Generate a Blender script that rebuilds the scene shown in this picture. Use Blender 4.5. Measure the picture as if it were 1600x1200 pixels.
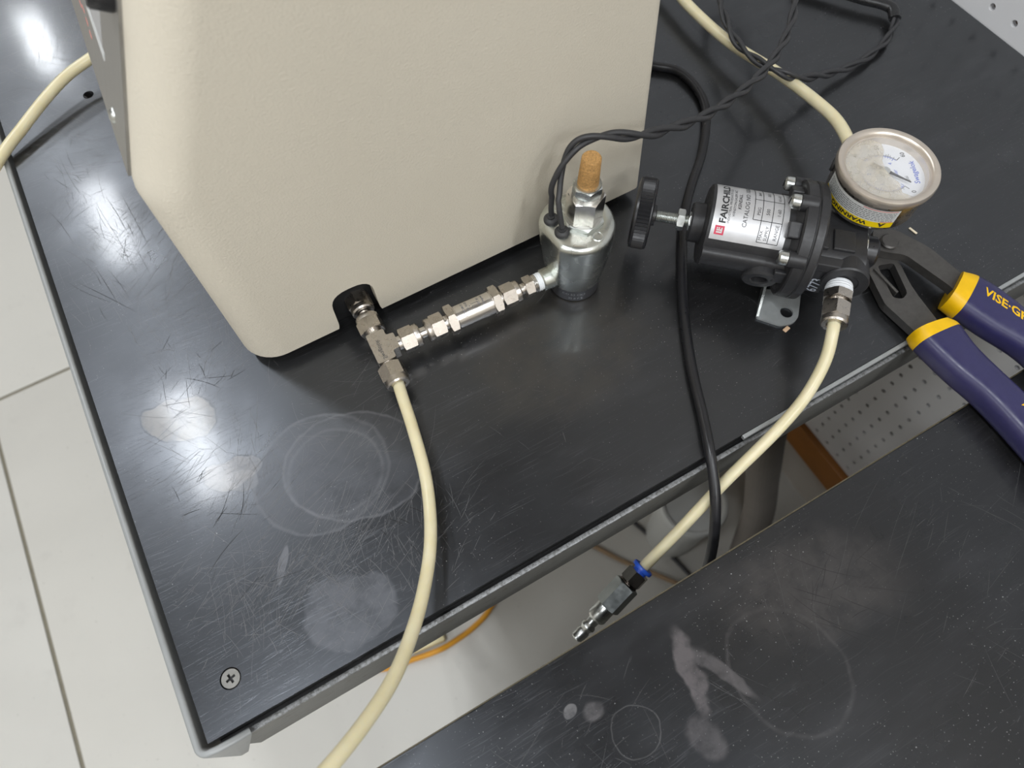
import bpy, bmesh, math, random
from mathutils import Vector, Matrix, noise
from mathutils.geometry import tessellate_polygon

for o in list(bpy.data.objects):
    bpy.data.objects.remove(o, do_unlink=True)
S = bpy.context.scene
COL = S.collection
MM = 0.001
R = math.radians
random.seed(7)

# ------------------------------------------------------------------ camera
cam_d = bpy.data.cameras.new('camera')
cam = bpy.data.objects.new('camera', cam_d)
COL.objects.link(cam)
cam.location = (0.16217, -0.07574, 0.43707)
cam.rotation_euler = (0.44447, 0.01788, -0.51504)
cam_d.sensor_fit = 'HORIZONTAL'
cam_d.sensor_width = 36.0
cam_d.lens = 36.0 * 1090.45 / 1600.0
cam_d.clip_start = 0.01
cam_d.clip_end = 60
cam_d.dof.use_dof = True
cam_d.dof.focus_distance = 0.47
cam_d.dof.aperture_fstop = 8.0
S.camera = cam

# ------------------------------------------------------------------ world, exposure
W = bpy.data.worlds.new('world')
S.world = W
W.use_nodes = True
W.node_tree.nodes['Background'].inputs['Color'].default_value = (0.85, 0.9, 1.0, 1)
W.node_tree.nodes['Background'].inputs['Strength'].default_value = 0.25
S.view_settings.view_transform = 'Standard'
S.view_settings.look = 'None'
S.view_settings.gamma = 1.0
S.view_settings.use_curve_mapping = False
S.view_settings.exposure = 0.20
S.cycles.max_bounces = 7
S.cycles.diffuse_bounces = 3
S.cycles.glossy_bounces = 4
S.cycles.sample_clamp_indirect = 4.0
LAMP = 17.0          # watts of every ceiling strip light
CEIL = 2.6           # ceiling height above the bench tops (m)

# ------------------------------------------------------------------ materials
class NT:
    def __init__(self, name):
        self.m = bpy.data.materials.new(name)
        self.m.use_nodes = True
        self.t = self.m.node_tree
        self.b = self.t.nodes['Principled BSDF']
        self._pos = None
    def n(self, typ, **kw):
        nd = self.t.nodes.new(typ)
        for k, v in kw.items():
            setattr(nd, k, v)
        return nd
    def l(self, a, b):
        self.t.links.new(a, b)
    def pos(self):
        if not self._pos:
            self._pos = self.n('ShaderNodeTexCoord').outputs['Object']
        return self._pos
    def math(self, op, a, b=None, c=None, clamp=False):
        nd = self.n('ShaderNodeMath', operation=op)
        nd.use_clamp = clamp
        for i, v in enumerate((a, b, c)):
            if v is None: continue
            if isinstance(v, (int, float)): nd.inputs[i].default_value = v
            else: self.l(v, nd.inputs[i])
        return nd.outputs[0]
    def mapping(self, loc=(0, 0, 0), rot=(0, 0, 0), scale=(1, 1, 1), src=None, typ='POINT'):
        nd = self.n('ShaderNodeMapping', vector_type=typ)
        nd.inputs['Location'].default_value = loc
        nd.inputs['Rotation'].default_value = rot
        nd.inputs['Scale'].default_value = scale
        self.l(src or self.pos(), nd.inputs['Vector'])
        return nd.outputs[0]
    def noise(self, scale, detail=3, rough=.55, src=None, out=0):
        nd = self.n('ShaderNodeTexNoise')
        nd.inputs['Scale'].default_value = scale
        nd.inputs['Detail'].default_value = detail
        nd.inputs['Roughness'].default_value = rough
        self.l(src or self.pos(), nd.inputs['Vector'])
        return nd.outputs[out]
    def ramp(self, f, lo, hi, a=0.0, b=1.0):
        nd = self.n('ShaderNodeMapRange', interpolation_type='SMOOTHSTEP')
        self.l(f, nd.inputs['Value'])
        for k, v in (('From Min', lo), ('From Max', hi), ('To Min', a), ('To Max', b)):
            nd.inputs[k].default_value = v
        return nd.outputs[0]
    def mix(self, f, a, b):
        nd = self.n('ShaderNodeMix', data_type='RGBA')
        if isinstance(f, (int, float)): nd.inputs[0].default_value = f
        else: self.l(f, nd.inputs[0])
        for i, v in ((6, a), (7, b)):
            if isinstance(v, tuple): nd.inputs[i].default_value = (*v, 1) if len(v) == 3 else v
            else: self.l(v, nd.inputs[i])
        return nd.outputs[2]
    def bump(self, h, strength=.3, dist=.001):
        nd = self.n('ShaderNodeBump')
        nd.inputs['Strength'].default_value = strength
        nd.inputs['Distance'].default_value = dist
        self.l(h, nd.inputs['Height'])
        self.l(nd.outputs[0], self.b.inputs['Normal'])
    def set(self, **kw):
        names = dict(col='Base Color', rough='Roughness', metal='Metallic', ior='IOR', spec='Specular IOR Level',
                     coat='Coat Weight', coatr='Coat Roughness', trans='Transmission Weight', alpha='Alpha',
                     sss='Subsurface Weight', emit='Emission Color', emits='Emission Strength', tint='Specular Tint', sheen='Sheen Weight')
        for k, v in kw.items():
            s = self.b.inputs[names[k]]
            if isinstance(v, tuple): s.default_value = (*v, 1) if len(v) == 3 else v
            elif isinstance(v, (int, float)): s.default_value = v
            else: self.l(v, s)
        return self

def plain(name, col, rough=.5, metal=0.0, var=.12, scale=300, bump=0.0, **kw):
    """one-colour procedural material with a little noise in tone and roughness"""
    k = NT(name)
    f = k.noise(scale, 3)
    dark = tuple(c * (1 - var) for c in col)
    lite = tuple(min(1, c * (1 + var)) for c in col)
    k.set(col=k.mix(f, dark, lite), rough=k.ramp(k.noise(scale * .5, 2), .2, .8, max(.02, rough * .8), min(1, rough * 1.2)), metal=metal, **kw)
    if bump: k.bump(f, bump, .0004)
    return k.m

M = {}
M['steel'] = plain('stainless_fitting', (.54, .50, .45), .30, 1.0, .12, 500)
M['steel_bright'] = plain('polished_steel', (.72, .69, .65), .20, 1.0, .08, 400)
M['zinc'] = plain('zinc_plated_steel', (.66, .68, .66), .30, 1.0, .14, 260)
M['dull_screw'] = plain('dull_screw_steel', (.22, .215, .20), .5, .6, .1, 400)
M['zinc_dull'] = plain('dull_zinc_sheet', (.40, .42, .42), .42, .45, .15, 200)
M['worn_edge'] = plain('worn_brown_edge', (.085, .070, .040), .6, 0, .6, 300)
M['bezel'] = plain('warm_satin_bezel', (.70, .63, .55), .36, .85, .08, 120)
M['scratch_light'] = plain('light_scratch', (.125, .125, .13), .45, 0, .3, 60)
M['scratch_faint'] = plain('faint_scratch', (.050, .050, .052), .5, 0, .3, 60)
M['scratch_dark'] = plain('dark_scratch', (.012, .012, .012), .7, 0, .3, 60)
M['valve'] = plain('zinc_plated_valve_can', (.60, .62, .58), .27, 1.0, .12, 90)
M['dark_metal'] = plain('dark_grey_metal', (.16, .16, .17), .42, .9, .15, 250)
M['black_nickel'] = plain('black_nickel', (.16, .14, .13), .18, 1.0, .15, 300)
M['coupling_zinc'] = plain('grey_zinc', (.40, .43, .43), .36, 1.0, .16, 300)
M['black_plastic'] = plain('black_plastic', (.016, .016, .018), .33, 0, .3, 500, .05)
M['black_cast'] = plain('black_painted_casting', (.024, .024, .026), .42, 0, .35, 700, .15)
M['black_rubber'] = plain('black_rubber', (.030, .030, .031), .55, 0, .2, 600)
M['black_cable'] = plain('black_cable_jacket', (.014, .014, .016), .33, 0, .2, 400)
M['wire'] = plain('grey_black_wire', (.030, .030, .032), .5, 0, .25, 500)
M['shrink'] = plain('black_heat_shrink', (.014, .014, .015), .3, 0, .2, 400)
M['tape'] = plain('white_thread_tape', (.80, .82, .84), .6, 0, .05, 500)
M['bronze'] = plain('sintered_bronze', (.46, .26, .09), .65, .2, .75, 900, .9)
M['label_white'] = plain('white_print', (.62, .63, .62), .5, 0, .05, 200)
M['label_silver'] = plain('silver_label', (.60, .60, .61), .42, .55, .06, 200)
M['ink'] = plain('black_ink', (.02, .02, .022), .6, 0, .1, 200)
M['ink_grey'] = plain('grey_ink', (.16, .16, .17), .6, 0, .1, 200)
M['ink_blue'] = plain('blue_ink', (.10, .15, .55), .6, 0, .1, 200)
M['ink_red'] = plain('red_ink', (.62, .05, .10), .5, 0, .1, 200)
M['ink_pink'] = plain('faded_red_ink', (.70, .25, .22), .5, 0, .1, 200)
M['yellow'] = plain('yellow_print', (.80, .58, .0), .45, 0, .05, 200)
M['grip_yellow'] = plain('yellow_grip', (.82, .48, .0), .42, 0, .12, 150)
M['grip_blue'] = plain('navy_blue_grip', (.028, .026, .088), .34, 0, .15, 350, .05)
M['plier_steel'] = plain('black_oxide_steel', (.11, .105, .10), .42, .7, .25, 250)
M['dial'] = plain('dial_face', (.70, .71, .74), .5, 0, .03, 150)
M['paint_mark'] = plain('white_paint_mark', (.62, .66, .74), .6, 0, .1, 400)
M['blue_collar'] = plain('blue_plastic', (.03, .11, .62), .35, 0, .08, 200)
M['cord_orange'] = plain('orange_cord', (.75, .34, .02), .5, 0, .1, 60)
M['cord_tan'] = plain('tan_cord', (.32, .22, .13), .6, 0, .1, 60)
M['cream_block'] = plain('cream_connector', (.80, .70, .42), .5, 0, .06, 60)
M['chip'] = plain('wood_chip', (.72, .50, .32), .7, 0, .1, 800)
M['chip_pale'] = plain('pale_sliver', (.80, .70, .52), .7, 0, .1, 800)
M['hose'] = plain('grey_corrugated_plastic', (.23, .21, .19), .6, 0, .12, 40)
M['bucket'] = plain('white_plastic', (.68, .70, .69), .45, 0, .05, 20)
M['wood'] = plain('orange_varnished_wood', (.36, .14, .025), .45, 0, .3, 18)
M['base_black'] = plain('matt_black_base', (.006, .006, .007), .7, 0, .2, 100)
M['lamp_frame'] = plain('white_lamp_frame', (.75, .75, .74), .5, 0, .03, 10)
M['leg_grey'] = plain('grey_leg_paint', (.20, .20, .19), .5, 0, .15, 40)

def mat_tube():
    k = NT('cream_nylon_tube')
    f = k.noise(60, 2)
    k.set(col=k.mix(f, (.64, .56, .33), (.78, .72, .52)), rough=.28, sss=.35)
    k.b.inputs['Subsurface Radius'].default_value = (.004, .003, .0015)
    k.b.inputs['Subsurface Scale'].default_value = 1.0
    return k.m
M['tube'] = mat_tube()

def mat_cover():
    k = NT('cream_textured_plastic')
    f = k.noise(7, 3)
    g = k.noise(650, 4, .6)
    k.set(col=k.mix(f, (.66, .605, .495), (.73, .675, .565)), rough=k.ramp(g, .3, .7, .46, .62))
    k.bump(g, .40, .0010)
    return k.m
M['cover'] = mat_cover()

def mat_plate():
    k = NT('brushed_stainless_panel')
    g = k.noise(1, 3, .6, src=k.mapping(scale=(40, 900, 40)))
    k.set(col=k.mix(g, (.36, .35, .33), (.46, .45, .43)), rough=k.ramp(g, .3, .7, .34, .46), metal=.85)
    return k.m
M['plate'] = mat_plate()

def mat_floor():
    k = NT('pale_floor_tile')
    f = k.noise(3.0, 4)
    sp = k.ramp(k.noise(160, 2, .5), .70, .76)
    sm = k.ramp(k.noise(14, 3, .6), .58, .78)
    c = k.mix(f, (.60, .585, .54), (.68, .665, .615))
    c = k.mix(k.math('MULTIPLY', sm, .18), c, (.45, .43, .40))
    c = k.mix(k.math('MULTIPLY', sp, .45), c, (.30, .29, .25))
    k.set(col=c, rough=.42)
    return k.m
M['floor'] = mat_floor()
M['joint'] = plain('grey_brown_joint', (.22, .20, .15), .8, 0, .2, 60)

def mat_pegboard():
    k = NT('pegboard_grey_white')
    f = k.noise(9, 3)
    k.set(col=k.mix(f, (.72, .72, .73), (.80, .80, .81)), rough=.5)
    return k.m
M['peg'] = mat_pegboard()
M['peg_back'] = plain('brown_hardboard', (.10, .06, .035), .8, 0, .2, 40)
M['wall'] = plain('pale_wall_paint', (.60, .56, .51), .7, 0, .05, 5)
M['ceiling'] = plain('ceiling_paint', (.20, .185, .17), .8, 0, .05, 5)

def mat_rail():
    k = NT('worn_grey_enamel')
    g = k.noise(1, 4, .65, src=k.mapping(scale=(60, 300, 300)))
    chips = k.ramp(k.noise(90, 4, .7), .60, .66)
    c = k.mix(g, (.085, .083, .074), (.19, .19, .178))
    c = k.mix(k.math('MULTIPLY', chips, .55), c, (.07, .055, .035))
    k.set(col=c, rough=.42)
    return k.m
M['rail'] = mat_rail()
def mat_lip():
    k = NT('worn_rail_lip')
    g = k.ramp(k.noise(420, 5, .75), .36, .60)
    k.set(col=k.mix(g, (.10, .10, .095), (.27, .275, .28)), rough=.4, metal=.2)
    return k.m
M['lip'] = mat_lip()
M['side_lip'] = plain('grey_side_lip', (.30, .31, .31), .38, .1, .12, 60)

def mat_top(name, stains, dull, spec=.92):
    """black scratched bench top; stains: (x, y, rx, ry, rot_deg, wobble, inner, outer, colour, amount) in mm"""
    k = NT(name)
    big = k.noise(5, 4, .6)
    c = k.mix(big, (.0055, .0054, .0056), (.012, .0115, .0112))
    rough = k.ramp(k.noise(11, 4, .6), .25, .75, .26 + dull, .37 + dull)
    # hazy wiped film
    film = k.ramp(k.noise(1, 4, .62, src=k.mapping(rot=(0, 0, R(32)), scale=(9, 28, 9))), .48, .75)
    c = k.mix(k.math('MULTIPLY', film, .20), c, (.06, .06, .064))
    # scratches: long thin streaks in several directions, gathered in patches
    tot = None
    sep = k.n('ShaderNodeSeparateXYZ'); k.l(k.pos(), sep.inputs[0])
    worn = k.ramp(sep.outputs['X'], .34, .04, .30, 1.0)          # the free end of the bench is scratched most
    for i, (a, sx, sy, lo, am, ps) in enumerate(((24, 24, 1700, .64, .6, 8), (-10, 30, 1500, .64, .6, 11), (78, 20, 1500, .64, .6, 9), (52, 34, 1900, .64, .6, 14), (-52, 26, 1400, .64, .6, 10))):
        wob = k.n('ShaderNodeVectorMath', operation='MULTIPLY_ADD')
        k.l(k.noise(9 + 3 * i, 1, .4, out=1), wob.inputs[0])
        wob.inputs[1].default_value = (.010, .010, 0)
        k.l(k.pos(), wob.inputs[2])
        s = k.noise(1, 1, .5, src=k.mapping(loc=(i * 3.1, i * 1.7, 0), rot=(0, 0, R(a)), scale=(sx, sy, 1), src=wob.outputs[0]))
        s = k.ramp(s, lo + .02, lo + .07)
        patch = k.ramp(k.noise(ps, 2, .5, src=k.mapping(loc=(i * 7.3, 2.2, 0))), .44, .62)
        s = k.math('MULTIPLY', k.math('MULTIPLY', s, patch), am)
        tot = s if tot is None else k.math('MAXIMUM', tot, s)
    tot = k.math('MULTIPLY', tot, worn)
    # dust specks
    dust = k.ramp(k.noise(900, 1, .5), .725, .76)
    dust = k.math('MULTIPLY', dust, k.ramp(k.noise(9, 2, .5), .42, .70, .15, .8))
    c = k.mix(k.math('MULTIPLY', tot, .5), c, (.15, .15, .16))
    hz = None
    for (x, y, rx, ry, rot, wobble, r0, r1, colr, amt) in stains:
        d = k.n('ShaderNodeVectorMath', operation='MULTIPLY_ADD')
        k.l(k.noise(38, 3, .55, out=1), d.inputs[0])
        d.inputs[1].default_value = (wobble * MM, wobble * MM, 0)
        k.l(k.pos(), d.inputs[2])
        v = k.mapping(loc=((x + wobble * .5) * MM, (y + wobble * .5) * MM, 0), rot=(0, 0, R(rot)), scale=(rx * MM, ry * MM, 100), src=d.outputs[0], typ='TEXTURE')
        ln = k.n('ShaderNodeVectorMath', operation='LENGTH')
        k.l(v, ln.inputs[0])
        ln = ln.outputs['Value']
        f = k.ramp(ln, 1.0, 1.0 - r1, 0, 1)
        if r0 > 0:                                   # ring
            f = k.math('MULTIPLY', f, k.ramp(ln, 1 - r0 - r1, 1 - r0, 0, 1))
        f = k.math('MULTIPLY', f, k.ramp(k.noise(70, 4, .65), .3, .62, .35, 1))
        f = k.math('MULTIPLY', f, amt)
        c = k.mix(f, c, colr)
        hz = f if hz is None else k.math('MAXIMUM', hz, f)
    c = k.mix(dust, c, (.45, .45, .45))
    k.set(col=c, spec=spec, coat=.26, coatr=.10, tint=(.84, .90, 1.0))
    k.l(k.math('ADD', rough, k.math('MULTIPLY', hz, .12)) if hz else rough, k.b.inputs['Roughness'])
    k.bump(k.math('MULTIPLY', tot, -1.0), .12, .0004)
    return k.m
GREY = (.10, .10, .105)
M['top_a'] = mat_top('scratched_black_top', [
    (48, 200, 27, 17, -28, 16, 0, .06, (.30, .275, .24), .55),
    (48, 200, 27.6, 17.6, -28, 16, .02, .03, (.012, .011, .010), .9),
    (66, 146, 19, 11, -20, 18, 0, .08, (.26, .24, .22), .5),
    (66, 146, 19.6, 11.6, -20, 18, .03, .04, (.012, .011, .010), .9),
    (47, 203, .55, 17, 15, 4, 0, .5, (.008, .008, .008), .95),
    (44, 201, 19, .5, 30, 5, 0, .5, (.008, .008, .008), .95),
    (57, 196, 8, .5, -20, 4, 0, .5, (.008, .008, .008), .9),
    (70, 137, 12, 7, -40, 12, 0, .10, (.22, .21, .20), .5),
    (118, 116, 46, 42, 0, 7, .03, .05, (.20, .20, .21), .45),
    (118, 116, 46, 42, 0, 7, 0, .03, (.050, .050, .054), .55),  # residue film inside the ring, its grey raised to mimic scattered glare
    (126, 112, 33, 32, 0, 6, .05, .08, (.22, .22, .23), .30),
    (139, 110, 48, 39, -25, 8, .03, .04, (.20, .20, .21), .45),
    (139, 110, 48, 39, -25, 8, 0, .03, (.045, .045, .05), .45),  # film in the second ring, glare scatter also put into its grey
    (99, 27, 31, 24, -20, 20, 0, .12, (.075, .075, .082), .75),
    (73, 72, 3, 14, -32, 5, 0, .2, (.13, .13, .14), .7),
    (300, 115, 80, 60, 0, 40, 0, .5, (.035, .028, .018), .5),
], 0.0)
M['top_b'] = mat_top('scratched_black_second_top', [
    (257, -103, 7, 30, -12, 16, 0, .35, (.12, .105, .105), .75),
    (272, -112, 5, 26, 22, 12, 0, .4, (.10, .09, .09), .65),
    (244, -135, 12, 14, 0, 16, 0, .4, (.10, .09, .09), .5),
    (306, -130, 34, 40, 20, 8, .02, .10, (.12, .11, .11), .45),
    (212, -112, 15, 14, 0, 6, .02, .06, (.16, .155, .155), .6),
    (185, -86, 5, 3.5, 20, 4, 0, .2, (.16, .155, .155), .7),
    (197, -92, 8, 6, 0, 8, 0, .4, (.13, .12, .12), .6),
    (350, -100, 75, 40, -20, 40, 0, .6, (.050, .044, .040), .6),
], -.03, .55)

def mat_glass():
    k = NT('clear_lens')
    k.set(col=(.9, .9, .9), rough=.04, alpha=.07, spec=.8)
    return k.m
M['glass'] = mat_glass()
def mat_fluid():
    k = NT('aged_gauge_fluid')
    k.set(col=(.62, .55, .42), rough=.3, alpha=k.ramp(k.noise(160, 3), .3, .7, .26, .46))
    return k.m
M['fluid'] = mat_fluid()

# ------------------------------------------------------------------ geometry helpers (millimetres)
def frame(o, z, x=None):
    """matrix with local z along z, local x close to x"""
    z = Vector(z).normalized()
    x = Vector(x) if x is not None else (Vector((1, 0, 0)) if abs(z.x) < .9 else Vector((0, 1, 0)))
    x = (x - z * x.dot(z)).normalized()
    y = z.cross(x)
    m = Matrix.Identity(4)
    for i in range(3):
        m[i][0], m[i][1], m[i][2], m[i][3] = x[i], y[i], z[i], o[i]
    return m
I4 = Matrix.Identity(4)

class MB:
    def __init__(self): self.v = []; self.f = []
    def add(self, vs, fs, m=I4):
        k = len(self.v)
        self.v += [tuple(m @ Vector(v)) for v in vs]
        self.f += [tuple(i + k for i in f) for f in fs]
        return self
    def lathe(self, prof, m=I4, n=32, a0=0, a1=2 * math.pi, rf=None):
        full = abs(a1 - a0 - 2 * math.pi) < 1e-6
        cnt = n if full else n + 1
        vs = []; fs = []
        for (r, z) in prof:
            for i in range(cnt):
                a = a0 + (a1 - a0) * i / n
                rr = max(r, 1e-4) * (rf(a, z) if rf else 1)
                vs.append((rr * math.cos(a), rr * math.sin(a), z))
        for j in range(len(prof) - 1):
            for i in range(n):
                i2 = (i + 1) % cnt
                fs.append((j * cnt + i, j * cnt + i2, (j + 1) * cnt + i2, (j + 1) * cnt + i))
        return self.add(vs, fs, m)
    def cyl(self, r, z0, z1, m=I4, n=32, ch=.4):
        ch = min(ch, (z1 - z0) * .45, r * .45)
        return self.lathe([(0, z0), (r - ch, z0), (r, z0 + ch), (r, z1 - ch), (r - ch, z1), (0, z1)], m, n)
    def hexnut(self, af, z0, z1, m=I4, bore=0, ch=True, sides=6, rot=0):
        q = 6; n = sides * q; ri = af / 2
        lim = ri * 1.02
        def rh(a): return ri / math.cos(((a - rot) % (2 * math.pi / sides)) - math.pi / sides)
        vs = []; fs = []
        ang = [2 * math.pi * i / n + rot for i in range(n)]
        def ring(fr, fz):
            b = len(vs)
            for a in ang:
                r = fr(a); vs.append((r * math.cos(a), r * math.sin(a), fz(a)))
            return b
        dz = (lambda a: max(0, rh(a) - lim) * .55) if ch else (lambda a: 0)
        rs = [ring(lambda a: bore if bore else 1e-4, lambda a: z0), ring(lambda a: min(lim, rh(a)) if ch else rh(a), lambda a: z0), ring(rh, lambda a: z0 + dz(a) + 1e-3),
              ring(rh, lambda a: z1 - dz(a) - 1e-3), ring(lambda a: min(lim, rh(a)) if ch else rh(a), lambda a: z1), ring(lambda a: bore if bore else 1e-4, lambda a: z1)]
        if bore: rs.append(ring(lambda a: bore, lambda a: z0))
        for a, b in zip(rs, rs[1:]):
            for i in range(n):
                i2 = (i + 1) % n
                fs.append((a + i, a + i2, b + i2, b + i))
        return self.add(vs, fs, m)
    def prism(self, outer, z0, z1, m=I4, holes=()):
        loops = [list(outer)] + [list(h) for h in holes]
        tri = tessellate_polygon([[Vector((x, y, 0)) for x, y in l] for l in loops])
        flat = [q for l in loops for q in l]
        nn = len(flat)
        vs = [(x, y, z0) for x, y in flat] + [(x, y, z1) for x, y in flat]
        fs = []
        for t in tri:
            a, b, c = (Vector(flat[i]) for i in t)
            if (b - a).cross(c - a) < 0: t = t[::-1]
            fs.append(tuple(i + nn for i in t)); fs.append(tuple(t[::-1]))
        k = 0
        for li, l in enumerate(loops):
            area = sum(l[i][0] * l[(i + 1) % len(l)][1] - l[(i + 1) % len(l)][0] * l[i][1] for i in range(len(l)))
            for i in range(len(l)):
                a, b = k + i, k + (i + 1) % len(l)
                q = (a, b, b + nn, a + nn)
                if (area > 0) != (li == 0): q = q[::-1]
                fs.append(q)
            k += len(l)
        return self.add(vs, fs, m)
    def box(self, x0, x1, y0, y1, z0, z1, m=I4, b=0.0):
        if b <= 0:
            return self.prism([(x0, y0), (x1, y0), (x1, y1), (x0, y1)], z0, z1, m)
        b = min(b, (x1 - x0) * .45, (y1 - y0) * .45, (z1 - z0) * .45)
        bm = bmesh.new()
        bmesh.ops.create_cube(bm, size=1)
        for v in bm.verts:
            v.co = Vector(((x0 + x1) / 2 + v.co.x * (x1 - x0), (y0 + y1) / 2 + v.co.y * (y1 - y0), (z0 + z1) / 2 + v.co.z * (z1 - z0)))
        bmesh.ops.bevel(bm, geom=bm.edges[:], offset=b, segments=2, affect='EDGES', profile=.5)
        bm.verts.index_update()
        self.add([v.co[:] for v in bm.verts], [tuple(v.index for v in f.verts) for f in bm.faces], m)
        bm.free()
        return self
    def sweep(self, path, sect, caps=True, up=None, scale=None):
        """sweep a closed 2-D section along a 3-D path with parallel-transported frames"""
        P = [Vector(q) for q in path]
        T = [(P[min(i + 1, len(P) - 1)] - P[max(i - 1, 0)]).normalized() for i in range(len(P))]
        u = Vector(up) if up else Vector((0, 0, 1))
        if abs(u.dot(T[0])) > .95: u = Vector((1, 0, 0))
        nv = (u - T[0] * u.dot(T[0])).normalized()
        vs = []; fs = []; ns = len(sect)
        for i, (q, t) in enumerate(zip(P, T)):
            nv = (nv - t * nv.dot(t)).normalized()
            b = t.cross(nv)
            s = scale[i] if scale else 1
            for (a, c) in sect:
                vs.append(tuple(q + b * (a * s) + nv * (c * s)))
        for i in range(len(P) - 1):
            for j in range(ns):
                j2 = (j + 1) % ns
                fs.append((i * ns + j, i * ns + j2, (i + 1) * ns + j2, (i + 1) * ns + j))
        if caps:
            fs.append(tuple(range(ns))[::-1]); fs.append(tuple((len(P) - 1) * ns + j for j in range(ns)))
        return self.add(vs, fs)
    def build(self, name, mat, parent=None, origin=None, smooth=38, kind=None):
        o3 = Vector(origin) if origin is not None else (Vector(parent['_o']) if parent is not None and '_o' in parent else Vector((0, 0, 0)))
        me = bpy.data.meshes.new(name)
        me.from_pydata([tuple((Vector(v) - o3) * MM) for v in self.v], [], self.f)
        me.validate()
        bm = bmesh.new(); bm.from_mesh(me)
        bmesh.ops.remove_doubles(bm, verts=bm.verts[:], dist=2e-7)
        bmesh.ops.recalc_face_normals(bm, faces=bm.faces[:])
        bm.to_mesh(me); bm.free()
        me.materials.append(M[mat])
        if smooth:
            me.shade_smooth(); me.set_sharp_from_angle(angle=R(smooth))
        else:
            me.shade_flat()
        ob = bpy.data.objects.new(name, me)
        COL.objects.link(ob)
        if parent is not None:
            ob.parent = parent
        else:
            ob.location = o3 * MM
        ob['_o'] = tuple(o3)
        if kind: ob['kind'] = kind
        return ob

def tag(o, label, cat, group=None):
    o['label'] = label; o['category'] = cat
    if group: o['group'] = group
    return o
def thing(name, label, cat, o, group=None):
    e = bpy.data.objects.new(name, None)
    COL.objects.link(e)
    e.location = Vector(o) * MM
    e.empty_display_size = .01
    e['_o'] = tuple(float(c) for c in o)
    return tag(e, label, cat, group)

def circle(r, n=16): return [(r * math.cos(2 * math.pi * i / n), r * math.sin(2 * math.pi * i / n)) for i in range(n)]
def spline(pts, per=8):
    P = [Vector(q) for q in pts]
    P = [P[0] * 2 - P[1]] + P + [P[-1] * 2 - P[-2]]
    out = []
    for i in range(1, len(P) - 2):
        a, b, c, d = P[i - 1:i + 3]
        for k in range(per):
            t = k / per
            out.append(.5 * ((2 * b) + (c - a) * t + (2 * a - 5 * b + 4 * c - d) * t * t + (3 * b - a - 3 * c + d) * t ** 3))
    out.append(P[-2])
    return out
def rounded(pts, rad, seg=5):
    """round the corners of a 2-D polygon"""
    out = []
    n = len(pts)
    for i in range(n):
        a, b, c = Vector(pts[i - 1]), Vector(pts[i]), Vector(pts[(i + 1) % n])
        r = rad[i] if isinstance(rad, (list, tuple)) else rad
        u, w = (a - b), (c - b)
        d = min(r, u.length * .45, w.length * .45)
        p0, p1 = b + u.normalized() * d, b + w.normalized() * d
        for k in range(seg + 1):
            t = k / seg
            out.append(tuple(p0 * (1 - t) ** 2 + b * 2 * t * (1 - t) + p1 * t * t))
    return out

_txt = {}
def text2d(s, size, align='LEFT', bold=0.0):
    cu = bpy.data.curves.new('t', 'FONT')
    cu.body = s; cu.size = 1; cu.align_x = align; cu.resolution_u = 2; cu.offset = bold
    ob = bpy.data.objects.new('t', cu)
    COL.objects.link(ob)
    dg = bpy.context.evaluated_depsgraph_get()
    me = bpy.data.meshes.new_from_object(ob.evaluated_get(dg))
    vs = [(v.co.x * size, v.co.y * size) for v in me.vertices]
    fs = [tuple(p.vertices) for p in me.polygons]
    bpy.data.objects.remove(ob); bpy.data.curves.remove(cu); bpy.data.meshes.remove(me)
    return vs, fs
def text_on(mb, s, size, mapf, align='LEFT', bold=0.0, wide=1.0):
    vs, fs = text2d(s, size, align, bold)
    mb.add([mapf(x * wide, y) for x, y in vs], fs)
def quad_on(mb, x0, x1, y0, y1, mapf, nx=1, ny=1):
    vs = []; fs = []
    for j in range(ny + 1):
        for i in range(nx + 1):
            vs.append(mapf(x0 + (x1 - x0) * i / nx, y0 + (y1 - y0) * j / ny))
    for j in range(ny):
        for i in range(nx):
            a = j * (nx + 1) + i
            fs.append((a, a + 1, a + nx + 2, a + nx + 1))
    mb.add(vs, fs)

FLOOR = -900.0
XW = 804.6

# ================================================================== the room
def structure(o): o['kind'] = 'structure'; return o
fl = structure(MB().box(-3200, 1700, -3400, 5600, FLOOR - 30, FLOOR - 2.5).build('floor', 'joint', smooth=0))
TS = 1500.0
tile_mesh = None
for i in range(-2, 2):
    for j in range(-3, 4):
        x0, y0 = -532 + i * TS, 1005 + j * TS
        if tile_mesh is None:
            t = MB().box(3.5, TS - 3.5, 3.5, TS - 3.5, -2.6, 0, b=1.2).build('tile', 'floor', fl)
            tile_mesh = t.data
        else:
            t = bpy.data.objects.new('tile', tile_mesh); COL.objects.link(t); t.parent = fl
        t.location = (x0 * MM, y0 * MM, FLOOR * MM)
structure(MB().box(-3200, 1700, -3400, 5600, CEIL * 1000 + 60, CEIL * 1000 + 120).build('ceiling', 'ceiling', smooth=0))
structure(MB().box(-3300, -3200, -3400, 5600, FLOOR - 30, CEIL * 1000 + 120).build('wall_left', 'wall', smooth=0))
structure(MB().box(-3300, 1700, 5600, 5700, FLOOR - 30, CEIL * 1000 + 120).build('wall_back', 'wall', smooth=0))
structure(MB().box(-3300, 1700, -3500, -3400, FLOOR - 30, CEIL * 1000 + 120).build('wall_front', 'wall', smooth=0))
wr = structure(MB().box(XW + 22, XW + 120, -3400, 5600, FLOOR - 30, CEIL * 1000 + 120).build('wall_right', 'wall', smooth=0))

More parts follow.
